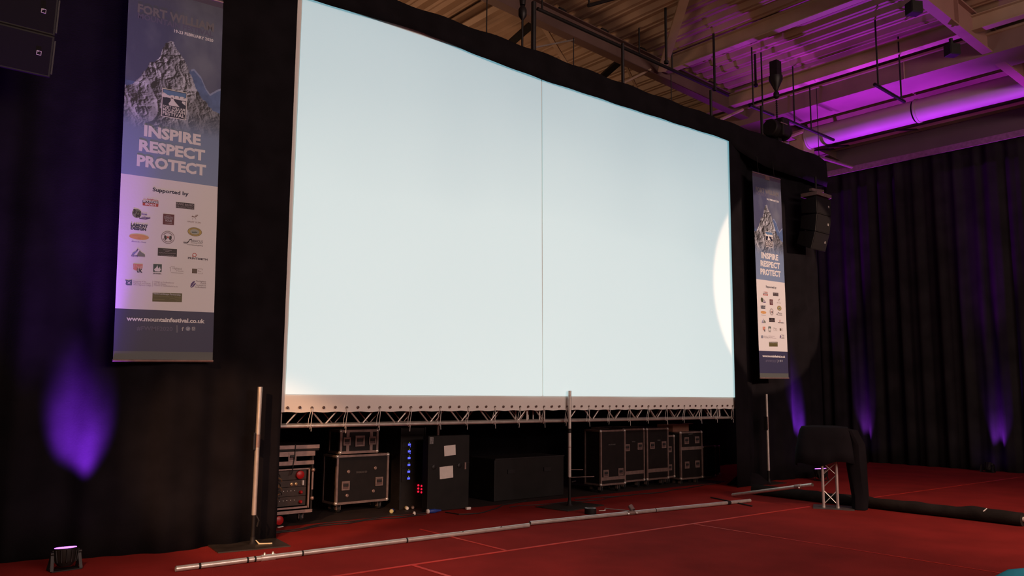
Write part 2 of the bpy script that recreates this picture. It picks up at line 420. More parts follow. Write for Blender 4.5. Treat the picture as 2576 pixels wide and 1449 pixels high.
for y in (-1.9, -1.7):
    for z in (6.17, 6.33): MB().tube([(-7.5, y, z), (10.4, y, z)], .02, 8).build('chord', ALUD, t, smooth=True)

# ------------------------------------------------------------------ projection screen
X0, X1, ZB = -.906, 7.335, 1.314
scr = thing('projection_screen', 'huge white projection screen laced above the aluminium truss', 'screen', (0, -1.90, 0))
q = MB(); NX, NZ = 170, 40
rndw = [random.uniform(0, 6) for _ in range(8)]
for j in range(NZ+1):
    for i in range(NX+1):
        x = X0+(X1-X0)*i/NX; t = j/NZ; z = ZB+(6.33-ZB)*t**1.35
        sag = .004*math.sin(x*21.7) if j == 0 else 0
        y = .006*math.sin(x*14.5)*math.exp(-(z-ZB)*14)+.004*math.sin(x*3.1+z*2+rndw[0])
        q.v.append((x, y, z+sag))
for j in range(NZ):
    for i in range(NX):
        a = j*(NX+1)+i; q.f.append((a, a+1, a+NX+2, a+NX+1)); q.mi.append(0)
o = q.build('screen_cloth', CLOTH, scr); o.data.polygons.foreach_set('use_smooth', [True]*len(o.data.polygons))
def img(x0b, x0t, x1b, x1t):
    q = MB(); n = 30
    for j in range(n+1):
        z = 1.509+(6.085-1.509)*j/n; t = j/n
        q.v += [(x0b+(x0t-x0b)*t, -.009, z), (x1b+(x1t-x1b)*t, -.009, z)]
        q.v += [(x0b+(x0t-x0b)*t, -.006, z), (x1b+(x1t-x1b)*t, -.006, z)]
    for j in range(n):
        a = j*4; q.f += [(a, a+1, a+5, a+4), (a+3, a+2, a+6, a+7)]; q.mi += [0, 0]
    return q
img(-.835, -.842, 2.893, 2.844).build('projected_image', IMAGE, scr)
img(2.914, 2.865, 7.309, 7.314).build('projected_image', IMAGE, scr)
eye = None
for k in range(57):
    x = -.809+.14366*k
    if eye is None:
        eye = MB().lathe((0, 0, 0), [(.016, 0), (.016, -.004), (.007, -.006)], 10, 'y').build('eyelet', mat('eyelet_dark', (.10, .06, .05), .5, .5), scr); o = eye
    else: o = eye.copy(); COL.objects.link(o)
    o.location = (x, -.012, 1.365+.003*math.sin(k*2.1))
for k in range(19):
    x = -.809+.14366*(2+3*k)
    q = MB(); w_ = .012*math.sin(k*3.3)
    q.tube([(x, -.02, 1.362), (x+.004, -.02, 1.30), (x-.005+w_, -.01, 1.17), (x+w_, .02, 1.13)], .0035, 5)
    q.tube([(x-.004, -.018, 1.36), (x-.03, -.005, 1.24), (x-.034, -.0, 1.15)], .003, 5)
    q.tube([(x+w_, -.012, 1.15), (x+w_*1.6, -.012, 1.105-.03*abs(math.sin(k*1.7)))], .003, 5)
    q.build('tie_cord', WHITE, scr)
# box truss under the screen
tr = thing('box_truss', 'long aluminium box truss hanging under the projection screen', 'truss', (0, 0, 0))
YF, YB, ZL, ZT, RC = -1.81, -1.57, 1.162, 1.398, .0215
for y in (YF, YB):
    for z in (ZL, ZT):
        MB().tube([(-.847, y, z), (7.387, y, z)], RC, 14).build('chord', ALU, tr, smooth=True)
def node(k): return -.792+.4741*k
for k in range(17):
    if k in (8,): continue
    for yy, ph in ((YF, 0), (YB, .24)):
        x0 = node(k)+.02+ph; x1 = node(k+1)-.02+ph; xm = (x0+x1)/2
        if x1 > 7.35: continue
        rb, mb_ = (.010, ALU) if ph == 0 else (.0075, ALUD)  # rear lacing takes the darker metal, its shade put into the colour
        MB().tube([(x0, yy, ZL+.02), (xm-.02, yy, ZT-.01)], rb, 8).build('lacing_bar', mb_, tr, smooth=True)
        MB().tube([(xm+.02, yy, ZT-.01), (x1, yy, ZL+.02)], rb, 8).build('lacing_bar', mb_, tr, smooth=True)
for k in range(17):
    x0 = node(k); MB().tube([(x0, YF, ZL), (x0+.24, YB, ZL)], .009, 6).build('lacing_bar', ALU, tr, smooth=True)
for x in (-.832, 2.70, 2.93, 3.02, 6.76, 6.99, 7.34):
    for y in (YF, YB): MB().tube([(x, y, ZL), (x, y, ZT)], .011, 8).build('end_upright', ALU, tr, smooth=True)
for x in (2.96, 2.99): MB().lathe((x, YF, ZL), [(.028, -.02), (.028, .02)], 12, 'x').build('coupler', ALUD, tr)

# ------------------------------------------------------------------ text and print helpers
_tc = {}
def text_geo(s, bold=.0):
    key = (s, bold)
    if key in _tc: return _tc[key]
    cu = bpy.data.curves.new('t', 'FONT'); cu.body = s; cu.resolution_u = 2; cu.offset = bold; cu.fill_mode = 'FRONT'
    ob = bpy.data.objects.new('t', cu); COL.objects.link(ob)
    dg = bpy.context.evaluated_depsgraph_get(); dg.update()
    me = ob.evaluated_get(dg).to_mesh()
    v = np.array([tuple(p.co) for p in me.vertices]).reshape(-1, 3); f = [tuple(p.vertices) for p in me.polygons]
    ob.evaluated_get(dg).to_mesh_clear(); bpy.data.objects.remove(ob); bpy.data.curves.remove(cu)
    v = v[:, :2]; v[:, 0] -= v[:, 0].min()
    _tc[key] = (v, f, v[:, 0].max()); return _tc[key]
def put_text(mb, s, x0, x1, z, cap, y, bold=.0, arc=None):    # baseline x0..x1 at height z, facing -y
    v, f, wd = text_geo(s, bold)
    i = len(mb.v); k = (x1-x0)/wd
    for a, b in v: mb.v.append((x0+a*k, y, z+b*cap/.70))
    for p in f: mb.f.append(tuple(i+t for t in p)); mb.mi.append(mb.m)
    return mb

# ------------------------------------------------------------------ banners
def L(u, v):                                    # measured on the left banner: local (across, up)
    p = onY(u, v, -2.05); b_ = p[2]-1.80
    return (p[0]+2.645+.0262*b_, b_)
BW, BH = .925, 3.80
PIC0 = 1.795                                    # foot of the picture zone
def vnoise(a, b, sc, seed):
    rs = np.random.RandomState(seed); g = rs.rand(130, 130)
    x = a*sc; y = b*sc; xi = np.floor(x).astype(int) % 128; yi = np.floor(y).astype(int) % 128
    fx = x-np.floor(x); fy = y-np.floor(y); fx = fx*fx*(3-2*fx); fy = fy*fy*(3-2*fy)
    return (g[xi, yi]*(1-fx)*(1-fy)+g[xi+1, yi]*fx*(1-fy)+g[xi, yi+1]*(1-fx)*fy+g[xi+1, yi+1]*fx*fy)
def fbm(a, b, sc, seed, o=5):
    r = 0; am = .5; t = 0
    for k in range(o): r = r+am*vnoise(a+k*3.1, b+k*1.7, sc*2**k, seed+k); t += am; am *= .55
    return r/t
def paint(a, b):
    """printed picture: misty sky, snowy rock peak, fog fading to slate blue"""
    sky = np.stack([.060+0*a, .062+0*a, .125+0*a], -1)
    smoke = np.clip((fbm(a+2, b*.6, 2.2, 5)-.42)*3.2, 0, 1)*np.clip((b-2.3)/.6, 0, 1)
    sky = sky*(1-.6*smoke[..., None])+np.array((.21, .21, .25))*.6*smoke[..., None]
    topd = np.clip((b-3.35)/.35, 0, 1)[..., None]
    sky = sky*(1-.55*topd)+np.array((.085, .08, .085))*.55*topd
    low = np.clip((2.78-b)/.35, 0, 1)[..., None]; sky = sky*(1-low)+np.array((.04, .06, .18))*low
    pts = [L(u, v) for u, v in ((312, 222), (326, 219), (346, 200), (360, 184), (372, 168), (390, 157), (397, 147), (405, 130), (411, 116), (423, 107), (432, 119), (440, 135), (450, 150), (460, 163), (467, 182), (475, 200), (486, 232), (505, 262), (530, 290), (545, 300))]
    px = [p[0] for p in pts]; pz = [p[1] for p in pts]
    ridge = np.interp(a, px, pz)+.035*(fbm(a, b, 18, 9)-.5)*2
    pts2 = [L(u, v) for u, v in ((440, 235), (474, 184), (482, 182), (500, 203), (512, 232), (522, 246), (540, 236), (552, 232))]
    r2 = np.interp(a, [p[0] for p in pts2], [p[1] for p in pts2])
    m2 = (b < r2)[..., None]
    n3 = fbm(a, b, 14, 31)[..., None]
    snowb = np.array((.085, .125, .25))*(.5+1.0*n3); edge = ((r2-b < .022) & (a > .62))[..., None]
    snowb = np.where(edge, np.array((.24, .27, .40)), snowb)
    col = np.where(m2, snowb, sky)
    m1 = (b < ridge)[..., None]
    wa = a+.05*fbm(a, b, 9, 71); wb = b+.05*fbm(a, b, 9, 72)
    h = 0; am = 1.; sc = 4.5
    for k in range(6):
        n_ = 1-np.abs(2*vnoise(wa*1.0+wb*.35+k*1.3, wb*.8-wa*.25+k*2.1, sc, 17+k)-1); h = h+am*n_*n_; am *= .60; sc *= 1.95
    gz, gx = np.gradient(h, b[1, 0]-b[0, 0], a[0, 1]-a[0, 0])
    shd = np.clip(.40+.036*gx*1.0-.016*gz+.10*(h-1.2), 0, 1)
    lft = np.clip(1.20-(a-.36)*1.3, .38, 1.12)
    snow = np.clip((fbm(a, b, 7, 91)-.36)*3.5+np.clip((b-2.95)*.8, -.2, .4), 0, 1)
    rel = shd*(.42+.58*snow)*lft
    rock = np.stack([.020+.60*rel, .018+.57*rel, .023+.61*rel], -1)
    col = np.where(m1, rock, col)
    fog = np.clip((2.62-b-.18*fbm(a, b, 3, 51)+.2*np.abs(a-.35))/.36, 0, 1); fog = fog*fog*(3-2*fog)
    fogn = np.clip(.35+.9*fbm(a, b, 5, 61), 0, 1)
    fcol = np.array((.17, .215, .33))[None]*(1+.25*np.clip((2.3-b), 0, .5))[..., None]
    mixf = np.clip(fog*(.62+.38*np.clip((2.42-b)/.15, 0, 1))*1.0, 0, 1)[..., None]
    return col*(1-mixf)+fcol*mixf
def banner_cloth():
    na, nb = 186, 400
    A = np.linspace(0, BW, na+1); B = np.linspace(PIC0, BH-.09, nb+1)
    aa, bb = np.meshgrid(A, B); col = paint(aa, bb)*np.array((.97, 1.15, 1.28))  # blue tint puts the cooler light on the banner into the print
    v = np.stack([aa, np.zeros_like(aa), bb], -1).reshape(-1, 3).tolist(); cl = col.reshape(-1, 3).tolist()
    idx = (np.arange(nb)[:, None]*(na+1)+np.arange(na)[None]).reshape(-1)
    f = np.stack([idx, idx+1, idx+na+2, idx+na+1], 1).tolist()
    def zone(b0, b1, c):
        i = len(v); v.extend([(0, 0, b0), (BW, 0, b0), (BW, 0, b1), (0, 0, b1)]); cl.extend([c]*4); f.append([i, i+1, i+2, i+3])
    zone(0.0, .10, (.085, .10, .105)); zone(.10, .50, (.034, .037, .098)); zone(.50, PIC0, (.70, .73, .78)); zone(BH-.09, BH, (.07, .055, .10))  # white panel carries the same cool light as a slight blue tint
    me = bpy.data.meshes.new('printed_cloth'); me.from_pydata(v, [], f)
    at = me.color_attributes.new('print', 'FLOAT_COLOR', 'POINT')
    at.data.foreach_set('color', np.concatenate([np.array(cl), np.ones((len(cl), 1))], 1).astype(np.float32).ravel())
    m = mat('banner_print', (.5, .5, .5), .5, bump=.05, bscale=40, spec=.35); nt = m.node_tree
    an = nt.nodes.new('ShaderNodeAttribute'); an.attribute_name = 'print'
    nt.links.new(an.outputs['Color'], nt.nodes['Principled BSDF'].inputs['Base Color'])
    me.materials.append(m)
    o = bpy.data.objects.new('printed_cloth', me); COL.objects.link(o); return o
W_ = flatmat('white', (.70, .72, .76)); PINKW = flatmat('pale', (.40, .42, .46)); INK = flatmat('ink', (.035, .02, .05)); NAVY = flatmat('navy', (.02, .025, .06))
GREY = flatmat('grey', (.26, .23, .26)); DIM = flatmat('dim_grey', (.155, .155, .18)); DIM2 = flatmat('dim_violet', (.105, .105, .19)); REDI = flatmat('red', (.42, .06, .05)); MAR = flatmat('maroon', (.11, .02, .03))
GRN = flatmat('green', (.16, .20, .12)); DGR = flatmat('dark_green', (.035, .075, .07)); ORA = flatmat('orange', (.62, .36, .14)); GOLD = flatmat('gold', (.42, .34, .09)); SKYB = flatmat('sky_blue', (.10, .22, .42))
LILA = flatmat('lilac_blue', (.22, .24, .48)); SALM = flatmat('salmon', (.60, .24, .19)); BRN = flatmat('brown', (.11, .085, .065)); PUR = flatmat('purple', (.09, .05, .20)); OLV = flatmat('olive', (.10, .095, .035)); BLK_I = flatmat('black', (.025, .02, .025))
ROCKL = flatmat('wave_blue', (.07, .10, .20))
banner = thing('festival_banner', 'tall printed festival banner left of the screen, lit purple at its left edge', 'banner', (-2.645, -2.12, 1.80), group='festival banners')
banner.rotation_euler = (0, math.radians(-1.5), 0)
bc = banner_cloth(); bc.parent = banner
mo = bc.modifiers.new('s', 'SOLIDIFY'); mo.thickness = .003; mo.offset = 0
YT = -.0022
def P3(u, v, dy=0.): a, b_ = L(u, v); return (a, YT-dy*.35, b_)
def Pq(mb, m, pts, dy=0.): mb.m = m; mb.poly([P3(u, v, dy) for u, v in pts]); return mb
def Tx(mb, m, s, u0, v0, u1, v1, cap, bold=0., dy=.002):
    a0, b0 = L(u0, v0); a1, b1 = L(u1, v1); mb.m = m; put_text(mb, s, a0, a1, (b0+b1)/2, cap, YT-dy*.35, bold)
def El(mb, m, c, rx, rz, dy=0., n=28, a0=0, a1=2*PI, inner=0.):
    x, z = L(*c); mb.m = m
    if inner:
        for k in range(n):
            t0 = a0+(a1-a0)*k/n; t1 = a0+(a1-a0)*(k+1)/n
            mb.quad(*[(x+rx*s*math.cos(t), YT-dy*.35, z+rz*s*math.sin(t)) for s, t in ((1, t0), (1, t1), (inner, t1), (inner, t0))])
    else: mb.poly([(x+rx*math.cos(a0+(a1-a0)*k/n), YT-dy*.35, z+rz*math.sin(a0+(a1-a0)*k/n)) for k in range(n)])
def St(mb, m, pts, wd, dy=.002):                # a printed stroke
    mb.m = m; q = [P3(u, v, dy) for u, v in pts]
    for p0, p1 in zip(q[:-1], q[1:]):
        dx, dz = p1[0]-p0[0], p1[2]-p0[2]; l = (dx*dx+dz*dz)**.5 or 1; nx, nz = -dz/l*wd/2, dx/l*wd/2
        mb.quad((p0[0]-nx, p0[1], p0[2]-nz), (p1[0]-nx, p1[1], p1[2]-nz), (p1[0]+nx, p1[1], p1[2]+nz), (p0[0]+nx, p0[1], p0[2]+nz))
def part(fn, name, mats): q = MB(); fn(q); return q.build(name, mats, banner)
for s, a, b_, cap, mm, bo in (('INSPIRE', (356.4, 347.7), (498.5, 371.8), .103, W_, .045), ('RESPECT', (343.7, 384.2), (509, 410.5), .103, W_, .045), ('PROTECT', (338.3, 422.3), (511.5, 447.5), .103, W_, .045),
                        ('FORT WILLIAM', (340.5, 39.7), (532, 86.4), .083, DIM, .04), ('MOUNTAIN FESTIVAL', (341, 54.6), (530, 101.6), .055, DIM2, .03), ('19-23 FEBRUARY 2020', (432, 90.5), (530, 115), .030, W_, .03),
                        ('Supported by', (378.2, 487.6), (468.2, 497.8), .036, NAVY, .03), ('www.mountainfestival.co.uk', (312.6, 810.8), (508.5, 816.9), .040, W_, .035), ('#FWMF2020', (338.2, 833.7), (428, 836.4), .040, DIM2, .02)):
    part(lambda q: Tx(q, 0, s, *a, *b_, cap, bo), 'lettering', [mm])
def festlogo(q):
    TL, TR, BR, BL = (402.4, 228), (465, 242), (462, 310.6), (399.3, 298.5)
    Pq(q, 0, (TL, TR, BR, BL)[::-1])
    def m_(s, t):
        top = (TL[0]+(TR[0]-TL[0])*s, TL[1]+(TR[1]-TL[1])*s); bot = (BL[0]+(BR[0]-BL[0])*s, BL[1]+(BR[1]-BL[1])*s)
        return (top[0]+(bot[0]-top[0])*t, top[1]+(bot[1]-top[1])*t)
    Pq(q, 1, [m_(*p) for p in ((.03, .975), (.97, .975), (.97, .025), (.03, .025))], .001)
    Pq(q, 2, [m_(*p) for p in ((.05, .27), (.95, .27), (.95, .045), (.05, .045))], .002)
    for cx, r in ((.1, .1), (.25, .06), (.42, .09), (.6, .1), (.8, .11), (.92, .07)):
        c = m_(cx, .25); El(q, 0, c, .238*r*1.2, .27*r*.7, .0025, 14)
    Pq(q, 0, [m_(*p) for p in ((.05, .30), (.95, .32), (.95, .22), (.6, .26), (.3, .24), (.05, .14))], .003)
    Pq(q, 0, [m_(*p) for p in ((.30, .57), (.72, .57), (.52, .40), (.42, .27), (.35, .30), (.36, .40), (.28, .5))], .003)
    Pq(q, 0, [m_(*p) for p in ((.80, .40), (.95, .48), (.95, .34), (.82, .34))], .003)
    for s, t, cp in (('FORT WILLIAM', .68, .024), ('MOUNTAIN', .80, .031), ('FESTIVAL', .935, .035)):
        Tx(q, 0, s, *m_(.06, t), *m_(.94, t), cp, .02, .004)
part(festlogo, 'festival_logo', [W_, NAVY, SKYB])
def socials(q):
    St(q, 0, ((439, 823), (439, 841.6)), .004); El(q, 1, (466.7, 832.4), .022, .022); St(q, 0, ((463.5, 833), (466, 834.5), (470, 830)), .008, .004)
    Tx(q, 0, 'f', 450.8, 837, 455.5, 837.2, .036, .04); St(q, 0, ((477, 829), (484, 829), (484, 836.5), (477, 836.5), (477, 829)), .005); El(q, 0, (480.5, 832.8), .009, .009, .003, 12, inner=.5)
part(socials, 'social_icons', [PINKW, mat('print_icon', (.20, .24, .34), .5)])
def lg1(q):
    Pq(q, 0, ((353.4, 514.3), (393, 517.8), (393.2, 512.5), (353.4, 508.3))); Pq(q, 1, ((353.4, 521), (392.2, 525.8), (393, 517.8), (353.4, 514.3)))
    Tx(q, 2, 'MOUNTAIN', 354.5, 513.6, 392.3, 517.2, .019, .04); Tx(q, 2, 'SPORTS', 359.5, 520.2, 387, 523.5, .018, .04); Tx(q, 3, 'ellis', 354.5, 506.6, 364, 507.5, .014); Tx(q, 1, 'brigham', 365, 507.6, 392, 511, .016, .02)
part(lg1, 'sponsor_logo', [BLK_I, REDI, W_, flatmat('pink', (.6, .38, .42))])
def lg2(q):
    Pq(q, 0, ((436.6, 529.2), (482.3, 534.8), (482.7, 520), (436.8, 514))); Tx(q, 1, 'RARE BREED', 438, 521.5, 481, 526.7, .020, .02); Tx(q, 1, 'PRODUCTIONS', 438, 528.6, 481.5, 533.5, .020, .0)
part(lg2, 'sponsor_logo', [BLK_I, GREY])
def lg3(q):
    El(q, 0, (338.8, 540.8), .043, .044); Tx(q, 1, '3', 329.5, 540, 336, 541, .040, .06); Tx(q, 1, 'W', 337.5, 541.5, 349.5, 542, .026, .05); Tx(q, 1, 'M', 336, 550, 347, 550.5, .030, .06)
    Tx(q, 2, 'ise', 352, 545, 364.5, 545.8, .022, .02); Tx(q, 2, 'onkeys', 350, 553, 372, 554, .020, .03); Pq(q, 2, ((345, 552), (345, 554.5), (362, 557), (374, 553.5), (372, 552.4), (360, 554)))
part(lg3, 'sponsor_logo', [GRN, BLK_I, PUR])
def lg4(q):
    Pq(q, 0, ((403.8, 569.5), (431.7, 572.1), (432.7, 546.2), (404.6, 543))); Tx(q, 1, 'GRANITE', 407, 556, 429.3, 557.5, .026, .0); Tx(q, 1, 'HOUSE', 410, 563, 426.6, 564.5, .023, .02); St(q, 1, ((412, 548), (424, 549.5)), .003); St(q, 1, ((408.5, 566.5), (427, 568.5)), .003)
part(lg4, 'sponsor_logo', [MAR, PINKW])
def lg5(q):
    Tx(q, 0, 'GREAT GLEN', 464.5, 566, 498.5, 569, .014, .0); St(q, 0, ((476.5, 553), (478, 550.5), (480.5, 552.5), (484, 553.5), (488, 551.5), (491.5, 548)), .008); St(q, 0, ((484, 552), (487, 547.5), (488, 551)), .004); St(q, 1, ((479, 556), (477.5, 559)), .004); St(q, 1, ((485, 556), (487, 559.5)), .004)
part(lg5, 'sponsor_logo', [flatmat('tan', (.22, .15, .14)), GREY])
part(lambda q: (Tx(q, 0, 'LAMONT', 323.6, 572.6, 366.5, 576.3, .027, .06), Tx(q, 0, 'DESIGN', 323.3, 580.8, 362, 584.2, .027, .06)), 'sponsor_logo', [NAVY])
def lg7(q):
    El(q, 0, (344.6, 599.8), .090, .027); El(q, 1, (344.6, 598.5), .072, .006, .001, a0=.3, a1=2.8, inner=.6); Tx(q, 2, '***', 340.5, 606, 348, 606.4, .016, .02); Tx(q, 3, 'Alexandra Hotel', 325.5, 612, 361.7, 615.1, .013, .0)
part(lg7, 'sponsor_logo', [ORA, SALM, REDI, PUR])
def lg8(q):
    El(q, 0, (416.5, 602.5), .064, .064, 0, 32); El(q, 1, (416.5, 602.5), .057, .057, .001, 32); El(q, 0, (416.5, 602.5), .050, .050, .0015, 24, .5, 2.7, .82); El(q, 0, (416.5, 602.5), .050, .050, .0015, 24, 3.5, 5.9, .82)
    El(q, 2, (416.5, 602.5), .036, .036, .002, 14, 2.5, 4.1, .35); El(q, 2, (416.5, 602.5), .036, .036, .002, 14, -.95, .65, .35); El(q, 3, (416.5, 602.5), .010, .010, .003, 12)
part(lg8, 'sponsor_logo', [GREY, W_, BLK_I, REDI])
def lg9(q):
    El(q, 0, (483.7, 590.3), .071, .045); El(q, 1, (483.7, 590.3), .067, .041, .001); El(q, 2, (483.7, 590.3), .046, .026, .002); El(q, 0, (483.7, 590.3), .058, .034, .002, 20, .6, 2.5, .9); El(q, 0, (483.7, 590.3), .058, .034, .002, 20, 3.7, 5.6, .9)
    Pq(q, 3, ((476, 592), (490, 592.8), (489.5, 590.8), (485, 590.2), (484.5, 587.2), (484, 590.2), (476.5, 589.6)), .003)
part(lg9, 'sponsor_logo', [BRN, GOLD, flatmat('sea', (.34, .38, .34)), DGR])
def lg10(q):
    Tx(q, 0, 'ABACUS', 473.9, 615.5, 503.7, 618, .024, .0); Tx(q, 0, 'mountain guides', 474.2, 618.8, 503.5, 621, .010, .0); Tx(q, 0, 'coaching and guiding', 464, 623, 503.7, 626.4, .013, .0)
    for k in range(3): St(q, 0, ((455.3, 614.5+k*1.4), (464, 616+k*1.4), (468, 613.5+k), (471, 608.5+k*.8), (476, 608+k)), .004)
part(lg10, 'sponsor_logo', [flatmat('charcoal', (.06, .05, .07))])
def lg11(q):
    Pq(q, 0, ((325, 645.5), (341, 648), (337, 641), (345, 633), (341, 629), (336, 635), (329, 638.5))); Pq(q, 1, ((339, 648), (359.6, 649.5), (359, 644), (350, 638), (346, 633), (341, 640)))
    Pq(q, 2, ((331, 645), (337, 645.6), (344, 636.5), (346, 633), (341, 630.5), (341, 635)), .001); Pq(q, 3, ((337.5, 634.5), (340, 635), (342.5, 630), (340.5, 629)), .002); Tx(q, 3, 'NEVIS', 325, 648.5, 341, 649.8, .013, .02); Tx(q, 4, 'RANGE', 341.5, 649.6, 359, 651, .013, .0)
part(lg11, 'sponsor_logo', [LILA, flatmat('moss', (.17, .20, .19)), W_, PUR, GREY])
def lg12(q):
    Pq(q, 0, ((390.9, 647.8), (438.7, 651.8), (439.3, 632.3), (391.5, 628.3)))
    for a, b_, dv in ((405, 426, 633.3), (410, 420, 637), (394, 436, 641), (399, 431, 647)): St(q, 1, [(a+(b_-a)*k/12, dv+(a-405)*.09+(b_-a)*k/12*.09+(.7 if k % 2 else -.5)) for k in range(13)], .004)
part(lg12, 'sponsor_logo', [BLK_I, GREY])
def lg13(q):
    Tx(q, 0, 'PRINTSMITH', 466.4, 658.4, 515.5, 661.9, .019, .03); El(q, 1, (483, 648), .020, .020, .001, 20, inner=.68); St(q, 1, ((478.7, 646), (478.2, 653.5)), .006)
part(lg13, 'sponsor_logo', [INK, REDI])
def lg14(q):
    Pq(q, 0, ((329.8, 680), (337, 684), (353, 678), (353.7, 668), (329.8, 666.4))); Tx(q, 1, 'UK', 338.7, 688.4, 352.8, 689.4, .036, .05); St(q, 2, ((341, 684), (344, 674)), .010); St(q, 2, ((347, 683), (350, 672)), .010); St(q, 2, ((333, 668), (331, 677)), .006); St(q, 2, ((337, 669), (340, 675)), .006)
part(lg14, 'sponsor_logo', [SALM, NAVY, flatmat('peach', (.58, .44, .36))])
def lg15(q):
    Pq(q, 0, ((379.5, 688), (400.6, 689), (401.5, 669.5), (380, 668))); Pq(q, 1, ((384, 686.5), (396, 687.5), (399.5, 682), (397.5, 680.5), (396.5, 674.5), (394, 680), (392, 679), (390, 671), (387.5, 677), (382, 681.5)), .001); Tx(q, 2, 'JAHAMA', 378.9, 693.6, 400.4, 694.6, .012, .03)
part(lg15, 'sponsor_logo', [DGR, W_, BLK_I])
part(lambda q: (Tx(q, 0, 'Highland', 428.5, 682.6, 450.9, 684, .019), Tx(q, 0, 'House', 438, 688.5, 455, 690, .016), St(q, 0, ((420.5, 679), (426, 675.5), (434, 677)), .003), St(q, 0, ((423, 679), (423, 688)), .003), St(q, 0, ((424, 691), (455, 693.5)), .003)), 'sponsor_logo', [flatmat('soft_grey', (.30, .27, .29))])
part(lambda q: (Pq(q, 0, ((476.6, 693.6), (489.4, 694.6), (489.8, 683.2), (477, 682.2))), St(q, 1, ((491, 683), (503, 684), (502, 687)), .003), St(q, 1, ((491, 695), (503, 696), (503.5, 693)), .003), Tx(q, 1, 'Box', 491.5, 690.3, 500, 691, .014)), 'sponsor_logo', [BRN, flatmat('soft_grey', (.30, .27, .29))])
def lg18(q):
    Pq(q, 0, ((310.5, 717), (314, 720), (326.4, 720.5), (327, 706), (318, 708), (309.5, 705.6), (312, 711))); Pq(q, 1, ((312, 708), (318.5, 713), (326, 708.5), (319, 715.5)), .001); Pq(q, 1, ((312, 717), (319, 715), (325, 717.5), (318, 716.5)), .001)
    for s, u0, v0, u1, v1 in (('University of the', 329.8, 711.6, 362, 713.5), ('Highlands and Islands', 329.8, 716, 373, 718.6), ('West Highland College', 329.8, 720.6, 374.5, 723.4), ('Oilthigh na Gaidhealtachd', 381, 714.7, 431, 717.8), ('agus nan Eilean', 381, 719, 411, 721), ('Colaiste na Gaidhealtachd an Iar', 381, 723.5, 441.6, 727.3)): Tx(q, 2, s, u0, v0, u1, v1, .013)
    St(q, 2, ((378, 710), (377.5, 725)), .002)
part(lg18, 'sponsor_logo', [ROCKL, W_, flatmat('mauve', (.34, .28, .36))])
def lg19(q):
    Pq(q, 0, ((472.5, 727), (474.5, 730.5), (480, 728), (486, 721), (487.3, 718.5), (481, 720), (485, 713.6), (479.5, 714), (474, 720))); St(q, 1, ((474.5, 729), (482, 718.5)), .003, .003)
    for s, u0, v0, v1 in (('The Highland', 486.5, 715.6, 717.4), ('Council', 497.5, 721.4, 722.3), ('Comhairle na', 486.5, 725.3, 727.1), ('Gaidhealtachd', 483.5, 730, 732)): Tx(q, 2, s, u0, v0, 511, v1, .015)
part(lg19, 'sponsor_logo', [PUR, W_, flatmat('plum', (.13, .09, .13))])
def lg20(q):
    Pq(q, 0, ((377.4, 762), (451.3, 765.5), (451.9, 743.7), (378.2, 740))); Tx(q, 1, 'Nevis Landscape Partnership', 380.1, 744.6, 448.4, 748.6, .016, .03); Tx(q, 2, 'Com-pairteachas Tir Nibheis', 380.1, 750.4, 449, 754, .014, .0)
    St(q, 2, ((380, 756.5), (408, 758)), .003); St(q, 2, ((420, 757), (428, 755.5), (436, 758), (448, 757)), .003); St(q, 2, ((437, 762.5), (448, 760)), .003)
part(lg20, 'sponsor_logo', [OLV, PINKW, flatmat('khaki', (.22, .21, .10))])
MB().tube([(0, 0, BH-.02), (BW, 0, BH-.02)], .012, 8).build('top_rod', ALUD, banner, smooth=True)
MB().tube([(-.004, 0, .012), (BW+.004, 0, .012)], .012, 8).build('bottom_rod', ALUD, banner, smooth=True)
for x in (.2, .72): MB().tube([(x, 0, BH-.02), (x+.01, .03, BH+.32)], .004, 6).build('hanging_cord', BLK, banner)
MB().box(.40, .54, -.012, .004, BH-.10, BH-.02).build('top_clip', ALUD, banner)
b2 = copy_tree(banner)
b2.location = (7.895, -2.02, 1.835); b2.rotation_euler = (0, math.radians(-.85), 0); b2.scale = (.975, 1, .983)
b2['label'] = 'tall printed festival banner right of the screen, caught by a warm spotlight'

# ------------------------------------------------------------------ line arrays
def cab(parent, z0, wd, ht, dp, tilt, yoff, n):
    q = MB(); f = .14
    q.v += [(-wd/2, 0, 0), (wd/2, 0, 0), (wd/2, dp, ht*.14), (-wd/2, dp, ht*.14), (-wd/2, 0, ht), (wd/2, 0, ht), (wd/2, dp, ht*.86), (-wd/2, dp, ht*.86)]
    for fc in ((0, 3, 2, 1), (4, 5, 6, 7), (0, 1, 5, 4), (1, 2, 6, 5), (2, 3, 7, 6), (3, 0, 4, 7)): q.f.append(fc); q.mi.append(0)
    o = q.build('cabinet', mat('speaker_black', (.009, .008, .009), .55, noise=.15, spec=.25), parent, bevel=.008)
    o.location = (0, yoff, z0); o.rotation_euler.x = tilt
    g = MB().box(-wd/2+.015, wd/2-.02, -.006, -.001, .02, ht-.02).build('front_grille', mat('grille', (.010, .009, .010), .8, spec=.2, bump=.4, bscale=300), o)
    lg = MB(); x = wd/2-.11; z = ht*.52; s = .034
    for a, b_ in (((x-s/2, z-s/2), (x+s/2, z-s/2)), ((x+s/2, z-s/2), (x+s/2, z+s/2)), ((x+s/2, z+s/2), (x-s/2, z+s/2)), ((x-s/2, z+s/2), (x-s/2, z-s/2)), ((x-s/2, z), (x, z+s/2))):
        lg.beam((a[0], -.011, a[1]), (b_[0], -.011, b_[1]), .004, .004)
    lg.build('badge', WHITE, o)
    MB().box(wd/2-.001, wd/2+.015, .03, .06, ht*.1, ht*.9).build('rigging_strip', STEEL, o)
    return o
a = thing('line_array_speaker', 'black line array hanging at the top left corner, its foot lit purple', 'loudspeaker', (-3.96, -2.42, 4.27))
z = 0; y = 0; tl = .20
